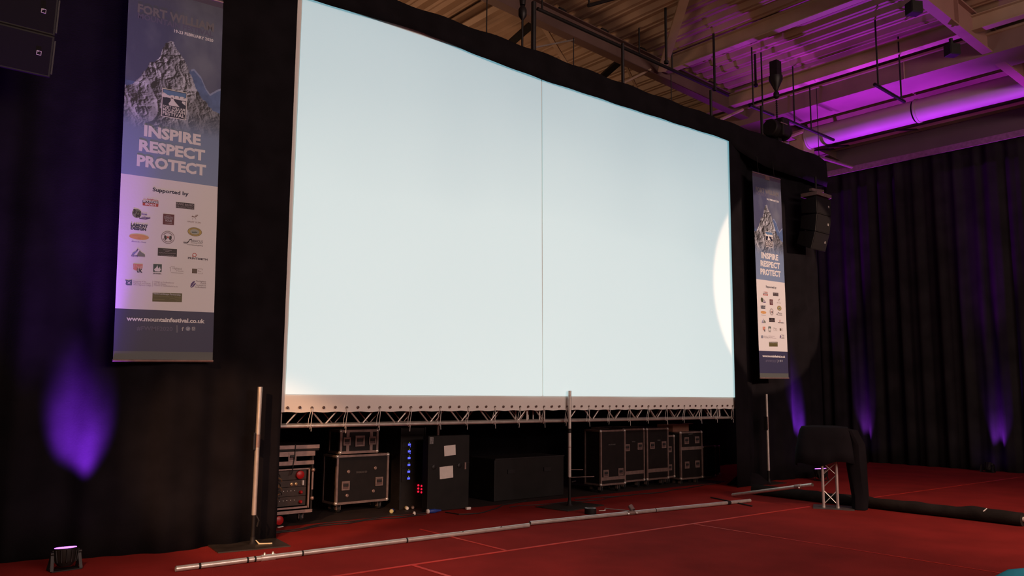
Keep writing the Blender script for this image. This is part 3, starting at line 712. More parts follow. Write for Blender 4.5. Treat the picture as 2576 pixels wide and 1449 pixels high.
for k in range(4):
    cab(a, z, 1.13, .37, .42, tl, y, k)
    z += .368*math.cos(tl); y -= .368*math.sin(tl); tl -= .07
MB().box(-.5, .5, -.05, .3, z+.02, z+.09).build('flying_frame', STEEL, a)
for x in (-.3, .3): MB().tube([(x, .1, z+.09), (x, .1, 1.75)], .015, 6).build('sling', STEEL, a)
a = thing('line_array_speaker', 'black curved line array hanging under the right end of the header', 'loudspeaker', (9.70, -2.12, 4.31), rz=.02)
z = 0; y = -.06; tl = .30
for k in range(3):
    cab(a, z, .54, .34, .32, tl, y, k)
    z += .345*math.cos(tl); y -= .345*math.sin(tl); tl -= .15
MB().box(-.27, .27, y-.02, y+.32, z+.01, z+.08).build('flying_frame', ALUD, a)
MB().tube([(0, y+.15, z+.08), (0, y+.15, 1.45)], .02, 8).build('sling', STEEL, a)
MB().beam((-.2, y+.15, 1.16), (.25, y+.15, 1.2), .06, .05).build('shackle_plate', ALUD, a)

# small speakers on the near rafter
for lab, u0, v0, u1, v1, yy, dp in (('small black box speaker hung under the thick roof joist', 2386, 105, 2422, 138, -4.9, .25), ('black wedge speaker clamped to the nearest rafter, top edge', 2286, -10, 2330, 40, -5.0, .25)):
    p = onY((u0+u1)/2, (v0+v1)/2, yy)
    t = thing('box_speaker', lab, 'loudspeaker', tuple(p), rz=-.5)
    MB().box(-.10, .10, 0, dp*.7, -.10, .10).build('cabinet', BLK, t, bevel=.015)
    MB().box(-.09, .09, -.008, -.001, -.09, .09).build('front_grille', BLK, t)
    MB().box(-.02, .02, dp*.3, dp*.5, .10, .22).build('bracket', STEEL, t)

# chain hoists
t = thing('chain_hoist', 'black electric chain hoist sitting on the header near its right end', 'hoist', (8.97, -1.85, 6.40))
MB().tube([(-.27, 0, .22), (.27, 0, .22)], .165, 20).build('motor_body', BLK, t, bevel=.02, smooth=True)
MB().box(-.12, .12, -.20, .2, .05, .42).build('gearbox', BLK, t, bevel=.03)
MB().box(-.20, .02, -.208, -.19, .27, .29).build('name_strip', ALUD, t)
MB().box(-.06, .06, -.05, .05, -.03, .1).build('lower_hook', STEEL, t)
for k in range(9): MB().lathe((.0, 0, .44+.045*k), [(.012, -.02), (.022, 0), (.012, .02)], 8).build('chain_link', STEEL, t)
MB().lathe((0, 0, .90), [(.02, -.05), (.055, -.02), (.055, .06), (.025, .11)], 12).build('hook_block', STEEL, t, smooth=True)
MB().lathe((0, 0, 1.14), [(.03, -.13), (.13, .08), (.13, .16)], 12).build('chain_cone', STEEL, t, smooth=True)
MB().box(-.08, .08, -.08, .08, 1.28, 1.60).build('beam_clamp', BLK, t)
t = thing('chain_hoist', 'black hook and chain hanging above the middle of the screen header', 'hoist', (2.53, -1.85, 6.40))
MB().tube([(0, 0, 0), (0, 0, .46)], .016, 8).build('chain', STEEL, t)
MB().lathe((0, 0, .55), [(.015, -.10), (.06, -.03), (.06, .06), (.03, .12)], 12).build('hook_block', STEEL, t, smooth=True)
MB().lathe((0, 0, .78), [(.04, -.1), (.05, 0), (.03, .1)], 10).build('hook_shank', STEEL, t, smooth=True)
MB().tube([(0, 0, .85), (-.10, 0, 1.15), (-.14, 0, 1.5)], .04, 8).build('sling', STEEL, t, smooth=True)
MB().tube([(0, 0, .85), (.12, 0, 1.02), (.16, 0, 1.3)], .03, 8).build('sling', STEEL, t, smooth=True)

# ------------------------------------------------------------------ flight cases
def caster(parent, x, y, top, n=0, wheelm=RUB):
    r = .05
    c = MB().box(x-.045, x+.045, y-.045, y+.045, top-.012, top)
    c.box(x-.028, x-.022, y-.02, y+.035, top-.075, top-.012).box(x+.022, x+.028, y-.02, y+.035, top-.075, top-.012)
    c = c.build('caster', ALUD, parent)
    MB().lathe((x, y+.012, top-.062), [(r*.6, -.02), (r, -.014), (r, .014), (r*.6, .02)], 14, 'x').build('wheel', wheelm, c, smooth=True)
def handle(parent, x, z, s=.09, y=0.):
    h = MB(); a = s/2; t = s*.16
    h.box(x-a, x+a, y-.014, y-.001, z-a, z-a+t).box(x-a, x+a, y-.014, y-.001, z+a-t*1.2, z+a).box(x-a, x-a+t, y-.014, y-.001, z-a+t, z+a-t*1.2).box(x+a-t, x+a, y-.014, y-.001, z-a+t, z+a-t*1.2)
    h = h.build('handle', ALUD, parent, bevel=.002)
    MB().box(x-a+t, x+a-t, y-.006, y-.002, z-a+t, z+a-t).build('dish', mat('dish_dark', (.13, .08, .08), .5, .4), h)
    MB().box(x-a*.6, x+a*.6, y-.022, y-.012, z-a*.1, z+a*.42).build('grip', RUB, h, bevel=.003)
def case(name, label, x0, x1, z0, z1, y, dp, rz=0., handles=(), bars=(), discs=(), text=None, cast=True, edge=.028, group=None, seams=()):
    wd = x1-x0; t = thing(name, label, 'flight case', ((x0+x1)/2, y, 0), rz, group); a = wd/2
    MB().box(-a+.006, a-.006, .006, dp-.006, z0+.006, z1-.006).build('body', CASEP, t)
    e = edge
    for nm, bx in (('edge_trim', (-a, -a+e, -.004, e, z0, z1)), ('edge_trim', (a-e, a, -.004, e, z0, z1)), ('edge_trim', (-a, -a+e, dp-e, dp, z0, z1)), ('edge_trim', (a-e, a, dp-e, dp, z0, z1)),
                   ('edge_trim', (-a+e, a-e, -.004, e, z0, z0+e)), ('edge_trim', (-a+e, a-e, -.004, e, z1-e, z1)), ('edge_trim', (-a+e, a-e, dp-e, dp, z1-e, z1)), ('edge_trim', (-a, -a+e, e, dp-e, z1-e, z1)), ('edge_trim', (a-e, a, e, dp-e, z1-e, z1)),
                   ('edge_trim', (-a, -a+e, e, dp-e, z0, z0+e)), ('edge_trim', (a-e, a, e, dp-e, z0, z0+e))):
        MB().box(*bx).build(nm, ALUD, t)
    for sx in (-1, 1):
        for zz in (z0+.018, z1-.018):
            MB().ball((sx*(a-.014), .012, zz), .027, 8).build('ball_corner', ALU, t, smooth=True)
    for b0, b1 in bars: MB().box(-a+e, a-e, -.003, .004, b0, b1).build('lid_strip', ALUD, t)
    for hx, hz, hs in handles: handle(t, hx-(x0+x1)/2, hz, hs)
    for dx, dz, r in discs: MB().lathe((dx-(x0+x1)/2, .002, dz), [(r, 0), (r, -.008), (r*.7, -.012)], 16, 'y').build('latch_dish', ALUD, t)
    if text:
        s, u0, u1, tz, cp = text; q = MB(); put_text(q, s, u0-(x0+x1)/2, u1-(x0+x1)/2, tz, cp, -.001, .02); q.build('lettering', LETTER, t)
    if cast:
        for sx in (-1, 1):
            for yy in (.09, dp-.09): caster(t, sx*(a-.09), yy, z0)
    return t
case('flight_case', 'large black flight case on casters under the left of the screen', .409, 1.193, .112, .731, -.75, .35, .03,
     handles=((.515+.03, .345, .115), (1.045, .37, .115)), discs=((.585, .52, .022), (.985, .545, .022), (.575, .22, .022), (.965, .25, .022)), text=('DIGICO SD', .70, .86, .495, .022))
t = case('flight_case', 'small black road case stacked on the large left case', .446, 1.02, .747, 1.052, -.75, .3, .03, handles=((.735, .905, .14),), cast=False, edge=.032)
for sx in (-1, 1):
    MB().box(sx*.175-.022, sx*.175+.022, -.005, .003, .78, 1.02).build('strap_plate', ALUD, t); handle(t, sx*.19, .905, .105)
case('flight_case', 'tall black flight case at the left of the row under the screen right', 4.748, 5.322, .115, .978, -1.2, .36, .0,
     handles=((4.86, .30, .115), (5.20, .31, .115)), bars=((.195, .245),), text=('MOTORS', 4.93, 5.09, .735, .02))
case('flight_case', 'tall black flight case second from the left in the right-hand row', 5.44, 5.955, .115, .978, -1.05, .75, .0,
     handles=((5.52, .67, .115), (5.83, .685, .115)), bars=((.235, .29),), text=('TOOLS', 5.64, 5.72, .755, .018))
case('flight_case', 'tall black flight case third from the left in the right-hand row', 6.01, 6.57, .115, .975, -1.05, .75, .0,
     handles=((6.14, .685, .115), (6.44, .69, .115)), bars=((.24, .30),), text=('CABLE', 6.28, 6.36, .76, .018))
case('flight_case', 'black flight case with four handles, right end of the case row', 6.83, 7.44, .08, .90, -1.1, .3, .0,
     handles=((6.99, .745, .12), (7.28, .75, .12), (6.99, .325, .12), (7.28, .33, .12)), bars=((.582, .637),), text=('LAMP', 7.06, 7.17, .845, .02))
case('flight_case', 'half-hidden black case between the tall row and the four-handled case', 6.585, 6.82, .115, .84, -.98, .4, .0, handles=((6.675, .60, .10), (6.675, .29, .10)), text=None)
case('flight_case', 'low dark case standing right of the four-handled case', 7.86, 8.25, .03, .60, -.78, .4, .0, cast=False, edge=.02)
case('flight_case', 'dark narrow case at the far right end under the screen', 8.32, 8.62, .03, .58, -.6, .4, .0, cast=False, edge=.02)
t = thing('cardboard_box', 'open brown cardboard box on top of the four-handled case', 'box', (6.97, -1.0, .90))
MB().box(-.22, .22, 0, .35, 0, .12).build('carton', BROWN, t)
MB().beam((-.22, .0, .122), (.26, -.02, .135), .10, .006).build('flap', BROWN, t)
# low dark crate
t = thing('low_crate', 'low wide black crate in the dark middle under the screen', 'crate', (3.45, -1.0, 0))
MB().box(-.66, .70, 0, .6, 0, .60).build('body', mat('crate_black', (.008, .0065, .0065), .6, noise=.3, nscale=4, spec=.3), t, bevel=.01)
MB().box(-.66, .70, -.012, 0, .585, .605).build('lid_strip', STEEL, t)
for x in (-.35, .35): MB().box(x-.07, x+.07, -.015, 0, .38, .44).build('handle', STEEL, t)

# open amplifier rack at the far left
t = thing('equipment_rack', 'open equipment rack full of cables under the screen left edge', 'rack', (-.55, -1.3, 0))
a0, a1 = -.42, .375
MB().box(a0, a0+.02, 0, .6, .14, .86).box(a1-.02, a1, 0, .6, .14, .86).box(a0, a1, .58, .6, .14, .86).box(a0, a1, 0, .6, .14, .16).box(a0, a1, 0, .6, .84, .86).build('shell', CASEP, t)
for bx in ((a0, a1, .14, .175), (a0+.03, a1-.055, .195, .215), (a0+.03, a1-.055, .635, .65), (a0, a1, .69, .735), (a0, a1+.01, .79, .845)): MB().box(bx[0], bx[1], -.012, .01, bx[2], bx[3]).build('trim_rail', ALUD, t)
MB().box(a1-.062, a1-.045, -.012, .01, .195, .65).build('trim_rail', ALUD, t)
MB().box(a1-.02, a1, -.012, .02, .40, .60).build('trim_rail', ALUD, t)
for z in (.30, .625): MB().ball((a1-.006, -.01, z), .024, 8).build('latch', ALUD, t)
l = MB().box(a0, a1+.06, -.01, .6, .85, .92).build('lid', CASEP, t); MB().box(a0, a1+.062, -.014, 0, .875, .918).build('lid_trim', ALUD, l)
handle(t, .10, .785, .10); handle(t, -.26, .785, .10)
for k, (z0, z1) in enumerate(((.52, .625), (.44, .515), (.335, .435), (.225, .33))):
    u = MB().box(a0+.05, a1-.07, .03, .45, z0, z1).build('amplifier_unit', mat('unit_brown', (.040, .024, .018), .5, noise=.3, nscale=9), t)
    for j in range(9 if k > 1 else 4):
        MB().ball((a0+.22+.045*j, .026, (z0+z1)/2+.01), .007 if k > 1 else .013, 6).build('knob', BRASS if k < 2 else ALU, u)
for x, z, r in ((.215, .575, .048), (.235, .375, .019), (.235, .265, .019)): MB().lathe((x, .028, z), [(r, 0), (r, -.03), (r*.6, -.04)], 16, 'y').build('red_socket', REDP, t, smooth=True)
for x, z in ((.12, .47), (.175, .47)):
    q = MB(); q.lathe((x, .03, z), [(.018, 0), (.018, -.012), (.010, -.014)], 10, 'y'); q.build('socket', BRASS, t)
MB().box(.245, .262, -.002, .03, .455, .51).build('meter_light', WHITE, t)
rn = random.Random(3)
for k in range(7):
    q = MB(); z = .56-.05*k; x = -.06+rn.uniform(-.05, .03)
    q.tube([(x+.05*math.cos(t_), -.01-.01*math.sin(t_*2), z+.045*math.sin(t_)) for t_ in [j*.6 for j in range(10)]], .006, 5).build('patch_cable', BRASS if k % 2 else RUB, t, smooth=True)
caster(t, .28, .1, .14); caster(t, -.3, .1, .14); caster(t, .28, .5, .14)
MB().lathe((-.015, .05, .075), [(.05, 0), (.05, -.04), (.03, -.05)], 16, 'y').build('red_socket', REDP, t, smooth=True)
MB().tube([(.13, -.016, .93), (.125, -.02, .80), (.11, -.02, .70), (.105, -.018, .62), (.09, -.01, .58)], .006, 6).build('power_cable', RUB, t)

# amp tower with blue displays
t = thing('amplifier_tower', 'dark amplifier tower with six blue displays and six red lights', 'rack', (1.46, -.9, 0))
MB().box(-.18, .19, .01, .5, .12, 1.06).build('body', BLK, t)
for x in (-.185, .195): MB().box(x-.008, x+.008, -.005, .02, .12, 1.07).build('upright', STEEL, t)
for k in range(6):
    z = .845-.089*k
    u = MB().box(-.165, .175, .0, .012, z-.04, z+.04).build('amplifier_unit', CASEP, t)
    MB().box(-.075, -.035, -.004, -.001, z-.014, z+.012).build('display', BLUE_E, u)
    MB().box(-.058, -.052, -.004, -.001, z+.018, z+.032).build('status_light', GREEN_E, u)
    if k < 2: MB().box(-.045, -.036, -.004, -.001, z-.034, z-.024).build('status_light', BLUE_E, u)
for i in range(2):
    for j in range(3): MB().lathe((.102+.052*i, -.001, .30-.042*j-.012*i), [(.014, 0), (.012, -.008)], 12, 'y').build('indicator_light', RED_E, t, smooth=True)
MB().box(-.19, .2, 0, .5, .0, .12).build('plinth', BLK, t)
# tall black case with papers
t = thing('case_lid', 'tall black case lid standing upright with two taped paper sheets', 'case lid', (1.78, -1.3, 0))
MB().box(-.335, .335, 0, .13, 0, .975).build('body', mat('cabinet_black', (.009, .0075, .007), .6, noise=.3, nscale=6, spec=.3), t, bevel=.008)
for (x0, x1, z0, z1, rr) in ((-.085, .10, .71, .845, .06), (-.15, .065, .415, .572, .05)):
    q = MB().box(-(x1-x0)/2, (x1-x0)/2, -.004, -.001, -(z1-z0)/2, (z1-z0)/2).build('paper_sheet', PAPER, t)
    q.location = ((x0+x1)/2, 0, (z0+z1)/2); q.rotation_euler.y = -rr
MB().box(-.32, -.26, -.004, -.001, .87, .962).build('rating_label', mat('label_grey', (.16, .15, .15), .6, noise=.5, nscale=60), t)
MB().box(.25, .275, -.012, -.001, .52, .61).build('latch', ALUD, t)
for x in (-.24, .17):
    MB().lathe((x, -.001, .57), [(.035, 0), (.035, -.006), (.012, -.012)], 8, 'y').build('butterfly_catch', STEEL, t)
MB().box(-.335, .335, -.004, 0, .60, .606).build('lid_seam', STEEL, t)
for x, l in ((1.43, 'left'), (2.01, 'right')):
    t = thing('steel_prop', f'thin brownish post behind the {l} edge of the papered black case lid', 'post', (1.985 if l == 'right' else 1.695, -.37 if l == 'left' else -.72, 0))
    MB().box(-.015, .015, -.015, .015, 0, 1.40).build('tube_post', ALUD, t)
    MB().box(-.06, .06, -.06, .06, 0, .01).build('foot', ALUD, t)

# ------------------------------------------------------------------ uprights with base plates
def upright(label, x, y, h, zsock, plate, prz, clamp, extra=None, r=.024):
    t = thing('pipe_upright', label, 'stand', (x, y, 0))
    px0, px1, py0, py1 = plate
    MB().box(px0, px1, py0, py1, .001, .012).build('base_plate', mat('plate_steel', (.055, .045, .038), .45, .5, noise=.4, nscale=5), t, rz=prz)
    MB().tube([(0, 0, .012), (0, 0, zsock+.02)], r*.82, 14).build('spigot', BLK, t, smooth=True)
    MB().lathe((0, 0, .012), [(r*2, 0), (r*1.2, .02), (r, .07)], 14).build('weld_collar', BLK, t, smooth=True)
    MB().tube([(0, 0, zsock), (0, 0, h)], r, 18, cap=True).build('pole', ALU, t, smooth=True)
    z0, z1 = clamp
    MB().lathe((0, 0, z0), [(r*1.12, 0), (r*1.12, z1-z0)], 16).build('clamp_band', ALUD if extra != 'tape' else BLK, t, smooth=True)
    return t
t = upright('left metal pole on a dark base plate, lit golden, beside the left drape', -1.23, -2.16, 1.585, .295, (-.40, .30, -.28, .22), -.12, (.97, 1.10))
MB().box(-.055, -.035, -.03, .03, .95, 1.12).build('clamp_plate', STEEL, t)
MB().tube([(.02, -.02, .30), (.035, -.03, .2), (.03, -.03, .0), ], .008, 6).build('strap', WHITE, t) if False else None
MB().tube([(.02, -.03, .05), (.045, -.06, .015), (.11, -.09, .015), (.16, -.11, .014)], .009, 6, radii=[.004, .01, .008, .01]).build('loose_strap', mat('strap_cream', (.62, .55, .35), .6), t)
MB().tube([(.02, -.01, .29), (.045, -.02, .24), (.03, -.02, .18)], .009, 6).build('ratchet_lever', STEEL, t)
t = upright('middle metal pole with a black tape band, in front of the screen truss', 3.355, -1.965, 1.584, .40, (-.42, .40, -.30, .26), .15, (1.00, 1.06), 'tape')
MB().tube([(-.02, -.01, .50), (.20, -.06, .49)], .006, 6).build('cross_rod', ALUD, t); MB().tube([(-.03, -.02, .395), (.42, -.06, .385)], .006, 6).build('cross_rod', ALUD, t)
MB().lathe((0, 0, .80), [(.027, 0), (.027, .012)], 12).build('ring', ALUD, t)
MB().tube([(.02, -.02, .33), (.09, -.03, .34)], .009, 6).build('lever', STEEL, t)
t = upright('right metal pole standing below the small banner', 8.321, -1.86, 1.569, .22, (-.25, .25, -.2, .1), 0, (.95, 1.16))
MB().box(-.065, -.03, -.03, .03, .93, 1.17).build('clamp_plate', STEEL, t)

# pipes on the floor
def floor_pipe(name, label, p0, p1, r, bands=(), parent=None):
    p0 = Vector(p0); p1 = Vector(p1); d = p1-p0; l = d.length; rz = math.atan2(d.y, d.x); el = math.asin(d.z/l)
    t = thing(name, label, 'pipe', tuple(p0)); t.rotation_euler = (0, -el, rz)
    q = MB(); q.tube([(0, 0, 0), (l, 0, 0)], r, 20, cap=False); q.tube([(.002, 0, 0), (l-.002, 0, 0)], r*.86, 16, cap=False); q.build('tube', ALU, t, smooth=True)
    for x in bands: MB().lathe((x, 0, 0), [(r*1.04, -.010), (r*1.04, .010)], 18, 'x').build('tape_band', BLK, t, smooth=True)
    return t, l
A = onZ(442, 1431, .026); B = onZ(1330, 1321, .026)
t, l = floor_pipe('scaffold_pipe', 'long silver pipe lying on the red carpet, left length with black tape bands', A, B, .0245, (.20,))
def frac(u, v): q = onZ(u, v, .026); return float(np.linalg.norm(q-A))
for u, v in ((620, 1408), (634, 1404), (752, 1389), (1018, 1358)): MB().lathe((frac(u, v), 0, 0), [(.0256, -.009), (.0256, .009)], 18, 'x').build('tape_band', BLK, t, smooth=True)
s = MB().tube([(frac(643, 1400), 0, 0), (frac(679, 1396), 0, 0)], .030, 18).build('sleeve', ALU, t, smooth=True)
for f_ in (.25, .85):
    x = frac(643, 1400)+(frac(679, 1396)-frac(643, 1400))*f_; MB().lathe((x, 0, .026), [(.016, 0), (.010, .015), (.004, .024)], 8).build('wing_nut', ALU, t)
for u, v in ((1160, 1340), (1265, 1330)): MB().tube([(frac(u, v)-.03, -.02, .02), (frac(u, v)+.05, .02, .022)], .004, 5).build('tape_tail', BLK, t)
A = onZ(1333, 1316, .027); B = onZ(1887, 1259, .027)
t, l = floor_pipe('scaffold_pipe', 'long silver pipe lying on the red carpet, right length with a clamp', A, B, .0245, ())
x = frac(1834, 1265); MB().lathe((x, 0, 0), [(.0262, -.035), (.0262, .035)], 18, 'x').build('tape_band', BLK, t, smooth=True)
x = frac(1644, 1283); MB().lathe((x, 0, 0), [(.0258, -.006), (.0258, .006)], 18, 'x').build('tape_band', BLK, t, smooth=True)
x = frac(1586, 1290); cl = MB().tube([(x-.06, 0, 0), (x+.06, 0, 0)], .031, 16).build('swivel_clamp', ALUD, t, smooth=True)
q = MB().tube([(x+.01, -.03, .035), (x+.01, .02, .085)], .032, 16, cap=False); q.tube([(x+.01, -.03, .035), (x+.01, .02, .085)], .025, 12, cap=False); q.build('clamp_socket', ALUD, cl, smooth=True)
for dx in (-.065, .075): MB().ball((x+dx, -.03, -.005), .013, 8).build('clamp_bolt', ALU, cl)
t, l = floor_pipe('scaffold_pipe', 'short silver pipe propped across the black cloth roll', (6.25, -2.56, .027), (8.62, -2.56, .030), .0245, ())
t.location = tuple(onZ(1843, 1245, .03)); pE = onY(2044, 1219, t.location.y); pe = Vector(pE)-t.location
p0_ = Vector(t.location); p1_ = Vector(onZ(2044, 1219, .33)); dd = p1_-p0_
t.rotation_euler = (0, -math.asin(dd.z/dd.length), math.atan2(dd.y, dd.x))
for ch in t.children: ch.scale.x = dd.length/l
MB().tube([(dd.length*.80, 0, 0), (dd.length*.87, 0, 0)], .031, 16).build('coupler', ALUD, t, smooth=True)
MB().ball((dd.length*.86, -.035, -.02), .013, 8).build('clamp_bolt', ALU, t)
q0 = onZ(1788, 1251, .012); q1 = onZ(1892, 1273, .012)
t = thing('black_rod', 'thin black rod lying crosswise under the end of the silver pipe', 'rod', tuple(q0)); MB().tube([(0, 0, 0), tuple(q1-q0)], .009, 8).build('shaft', BLK, t)
q0 = onZ(1522, 1279, .012); q1 = onZ(1582, 1285, .030)
t = thing('spacer_rod', 'thin pale rod leaning on the clamp of the floor pipe', 'rod', tuple(q0)); MB().tube([(0, 0, 0), tuple(q1-q0)], .007, 8).build('shaft', ALU, t)
p = onZ(1484, 1294, 0)
t = thing('tape_roll', 'roll of black gaffer tape with a pale top rim, on the carpet', 'tape roll', (p[0]+.04, p[1]+.03, 0))
MB().lathe((0, 0, 0), [(.075, .001), (.077, .005), (.077, .070), (.073, .073)], 24).build('roll', BLK, t, smooth=True)
q = MB()
for k in range(24):
    t0, t1 = 2*PI*k/24, 2*PI*(k+1)/24
    q.quad(*[(r*math.cos(a_), r*math.sin(a_), .0745) for r, a_ in ((.074, t0), (.074, t1), (.045, t1), (.045, t0))])
q.build('rim', mat('rim_grey', (.45, .45, .45), .5), t)
p = onZ(1516, 1285, 0)
t = thing('tape_scrap', 'small white folded tape scrap beside the black tape roll', 'scrap', (p[0], p[1], 0))
MB().beam((-.05, .02, .004), (.02, -.02, .006), .02, .004).beam((.02, -.02, .006), (.07, .02, .006), .02, .004).build('strip', WHITE, t)
p = onZ(704, 1327, 0)
t = thing('tape_scrap', 'tiny white scrap on the floor beneath the equipment rack', 'scrap', (p[0], p[1], 0)); MB().beam((-.03, -.01, .006), (.04, .01, .008), .025, .008).build('strip', WHITE, t)

# black cloth roll
t = thing('cloth_roll', 'long rolled-up black cloth lying diagonally across the red carpet', 'cloth roll', (0, 0, 0))
pts = []; R = []; RA = onZ(1935, 1235, .08); RB = onZ(2574, 1307, .08); RA = RA+(RA-RB)*.08
for k in range(60):
    s = k/59; x = RA[0]+(RB[0]-RA[0])*s+.012*math.sin(s*17); y = RA[1]+(RB[1]-RA[1])*s
    rr = .077+.003*math.sin(s*31)+.002*math.sin(s*67+1)+.008*min(1, max(0, (s-.80)*20)); pts.append((x, y, rr)); R.append(rr)
MB().tube(pts, .1, 20, radii=R).build('rolled_cloth', mat('roll_black', (.020, .016, .014), .9, noise=.3, nscale=5, bump=.5, bscale=25, spec=.12), t, smooth=True)
MB().lathe((0, 0, 0), [(.03, -.02), (.03, .06)], 12, 'y').build('core_tube', WHITE, t, loc=(RB[0], RB[1]-.03, .082))
p = onZ(2475, 1284, .165); MB().tube([(p[0]-.02, p[1], .155), (p[0]+.01, p[1]-.03, .19), (p[0]+.04, p[1]+.01, .155)], .006, 5).build('tie_cord', WHITE, t)
t = thing('cloth_heap', 'crumpled black cloth end lying at the foot of the right pole', 'cloth', (7.95, -1.72, 0))
q = MB(); n = 22
for j in range(9):
    for i in range(n):
        a_ = 2*PI*i/n; r_ = (1-j/8.5); q.v.append((.50*r_*math.cos(a_)*(1+.12*math.sin(3*a_)), .28*r_*math.sin(a_)*(1+.1*math.sin(5*a_)), .17*(1-r_**2)*(1+.2*math.sin(4*a_+j))+.002))
for j in range(8):
    for i in range(n):
        a_ = j*n+i; b_ = j*n+(i+1) % n; q.f.append((a_, b_, b_+n, a_+n)); q.mi.append(0)
q.build('crumpled_cloth', DRAPE, t, smooth=True)

# ------------------------------------------------------------------ draped truss table
LC = onZ(2090, 1277, 0)
t = thing('truss_lectern', 'small truss stand hidden under a draped black cloth, on the red carpet', 'lectern', (LC[0], LC[1], 0), rz=math.radians(-60))
MB().box(-.23, .30, -.22, .22, .001, .010).build('base_plate', mat('plate_dark', (.10, .085, .08), .5, .4, noise=.3, nscale=6), t)
CHM = mat('chord_alu', (.50, .42, .40), .45, .6)
for x in (-.092, .092):
    for y in (-.092, .092):
        MB().tube([(x, y, .010), (x, y, .99)], .0195, 14).build('chord', CHM, t, smooth=True)
        MB().lathe((x, y, .010), [(.023, 0), (.023, .022)], 12).build('foot_coupler', ALU, t)
for y, zs in ((-.092, ((.06, .24), (.46, .62), (.66, .84))), (.092, ((.27, .44), (.46, .64)))):
    for z0, z1 in zs:
        MB().tube([(-.085, y, z0), (.085, y, z1)], .006, 6).build('lacing_bar', ALU, t)
        if y < 0: MB().tube([(.085, y, z0), (-.085, y, z1)], .006, 6).build('lacing_bar', ALU, t)
q = MB(); n = 48
def ring(hx, hy, z, k=5, ph=0., am=0., cx=0., cy=0., sk=0.):
    out = []
    for i in range(n):
        a_ = 2*PI*i/n; c_, s_ = math.cos(a_), math.sin(a_)
        e_ = (abs(c_)**k+abs(s_)**k)**(-1/k); r_ = 1+am*math.sin(7*a_+ph)+am*.6*math.sin(11*a_)
        out.append((cx+hx*e_*c_*r_, cy+hy*e_*s_*r_, z+sk*(.025*math.sin(5*a_+1)-.035*math.cos(a_-.3)*-1)))
    return out
rings = [ring(.385, .30, .625, 3.5, 0, .03, -.055, 0, 1), ring(.375, .29, .78, 4, .3, .02, -.06, 0, .4), ring(.345, .27, .98, 5, .6, .01, -.05), ring(.325, .26, 1.075, 6, 0, .0, -.045), ring(.305, .24, 1.11, 6, 0, .0, -.045), ring(.18, .14, 1.125, 4, 0, 0, -.045), ring(.02, .02, 1.13, 2, 0, 0, -.045)]
for r_ in rings: q.v += r_
for j in range(len(rings)-1):
    for i in range(n):
        a_ = j*n+i; b_ = j*n+(i+1) % n; q.f.append((a_, b_, b_+n, a_+n)); q.mi.append(0)
q.build('draped_cloth', DRAPE, t, smooth=True, solid=.008)
q = MB(); m_ = 20
path = [(.18, 0, 1.10), (.27, 0, 1.075), (.345, -.01, .88), (.35, -.01, .60), (.365, -.02, .40), (.385, -.02, .18), (.375, -.02, .004)]
for (x, y, z), (wx, wy) in zip(path, ((.07, .18), (.11, .20), (.125, .16), (.13, .15), (.118, .14), (.108, .13), (.10, .13))):
    for i in range(m_):
        a_ = 2*PI*i/m_; r_ = 1+.08*math.sin(5*a_+z*2); q.v.append((x+wx*math.cos(a_)*r_, y+wy*math.sin(a_)*r_, z))
for j in range(len(path)-1):
    for i in range(m_):
        a_ = j*m_+i; b_ = j*m_+(i+1) % m_; q.f.append((a_, b_, b_+m_, a_+m_)); q.mi.append(0)
q.build('hanging_tail', DRAPE, t, smooth=True)
MB().box(-.33, .24, -.22, .22, .99, 1.05).build('table_top', BLK, t)

# ------------------------------------------------------------------ carpet tape lines
def tape(label, pts, wd):
    q = MB()
    for a_, b_ in zip(pts[:-1], pts[1:]):
        a_ = Vector((*a_, 0)); b_ = Vector((*b_, 0)); d_ = (b_-a_).normalized(); s_ = Vector((-d_.y, d_.x, 0))*wd/2
        q.quad(*[tuple(v_+Vector((0, 0, .0025))) for v_ in (a_-s_, b_-s_, b_+s_, a_+s_)])
    o = q.build('carpet_tape', TAPE, solid=.002); return tag(o, label, 'tape', 'red tape seams on the carpet')
tape('long bright red tape seam crossing the carpet below the silver pipes', [(-3.2, -3.93), (.6, -3.935), (3.5, -3.955), (6.1, -3.96)], .042)
tape('faint red tape seam continuing beyond the cloth roll towards the side wall', [(7.0, -3.955), (9.5, -4.02), (13.6, -4.1)], .03)
tape('faint red tape seam running towards the bottom right corner', [(3.5, -3.96), (3.52, -9.5)], .022)
tape('short red tape seam passing under the silver pipe', [(.64, -3.92), (.65, -2.35)], .034)
tape('short red tape seam leaving the bottom edge of the picture', [(-.47, -3.95), (-.46, -6)], .04)

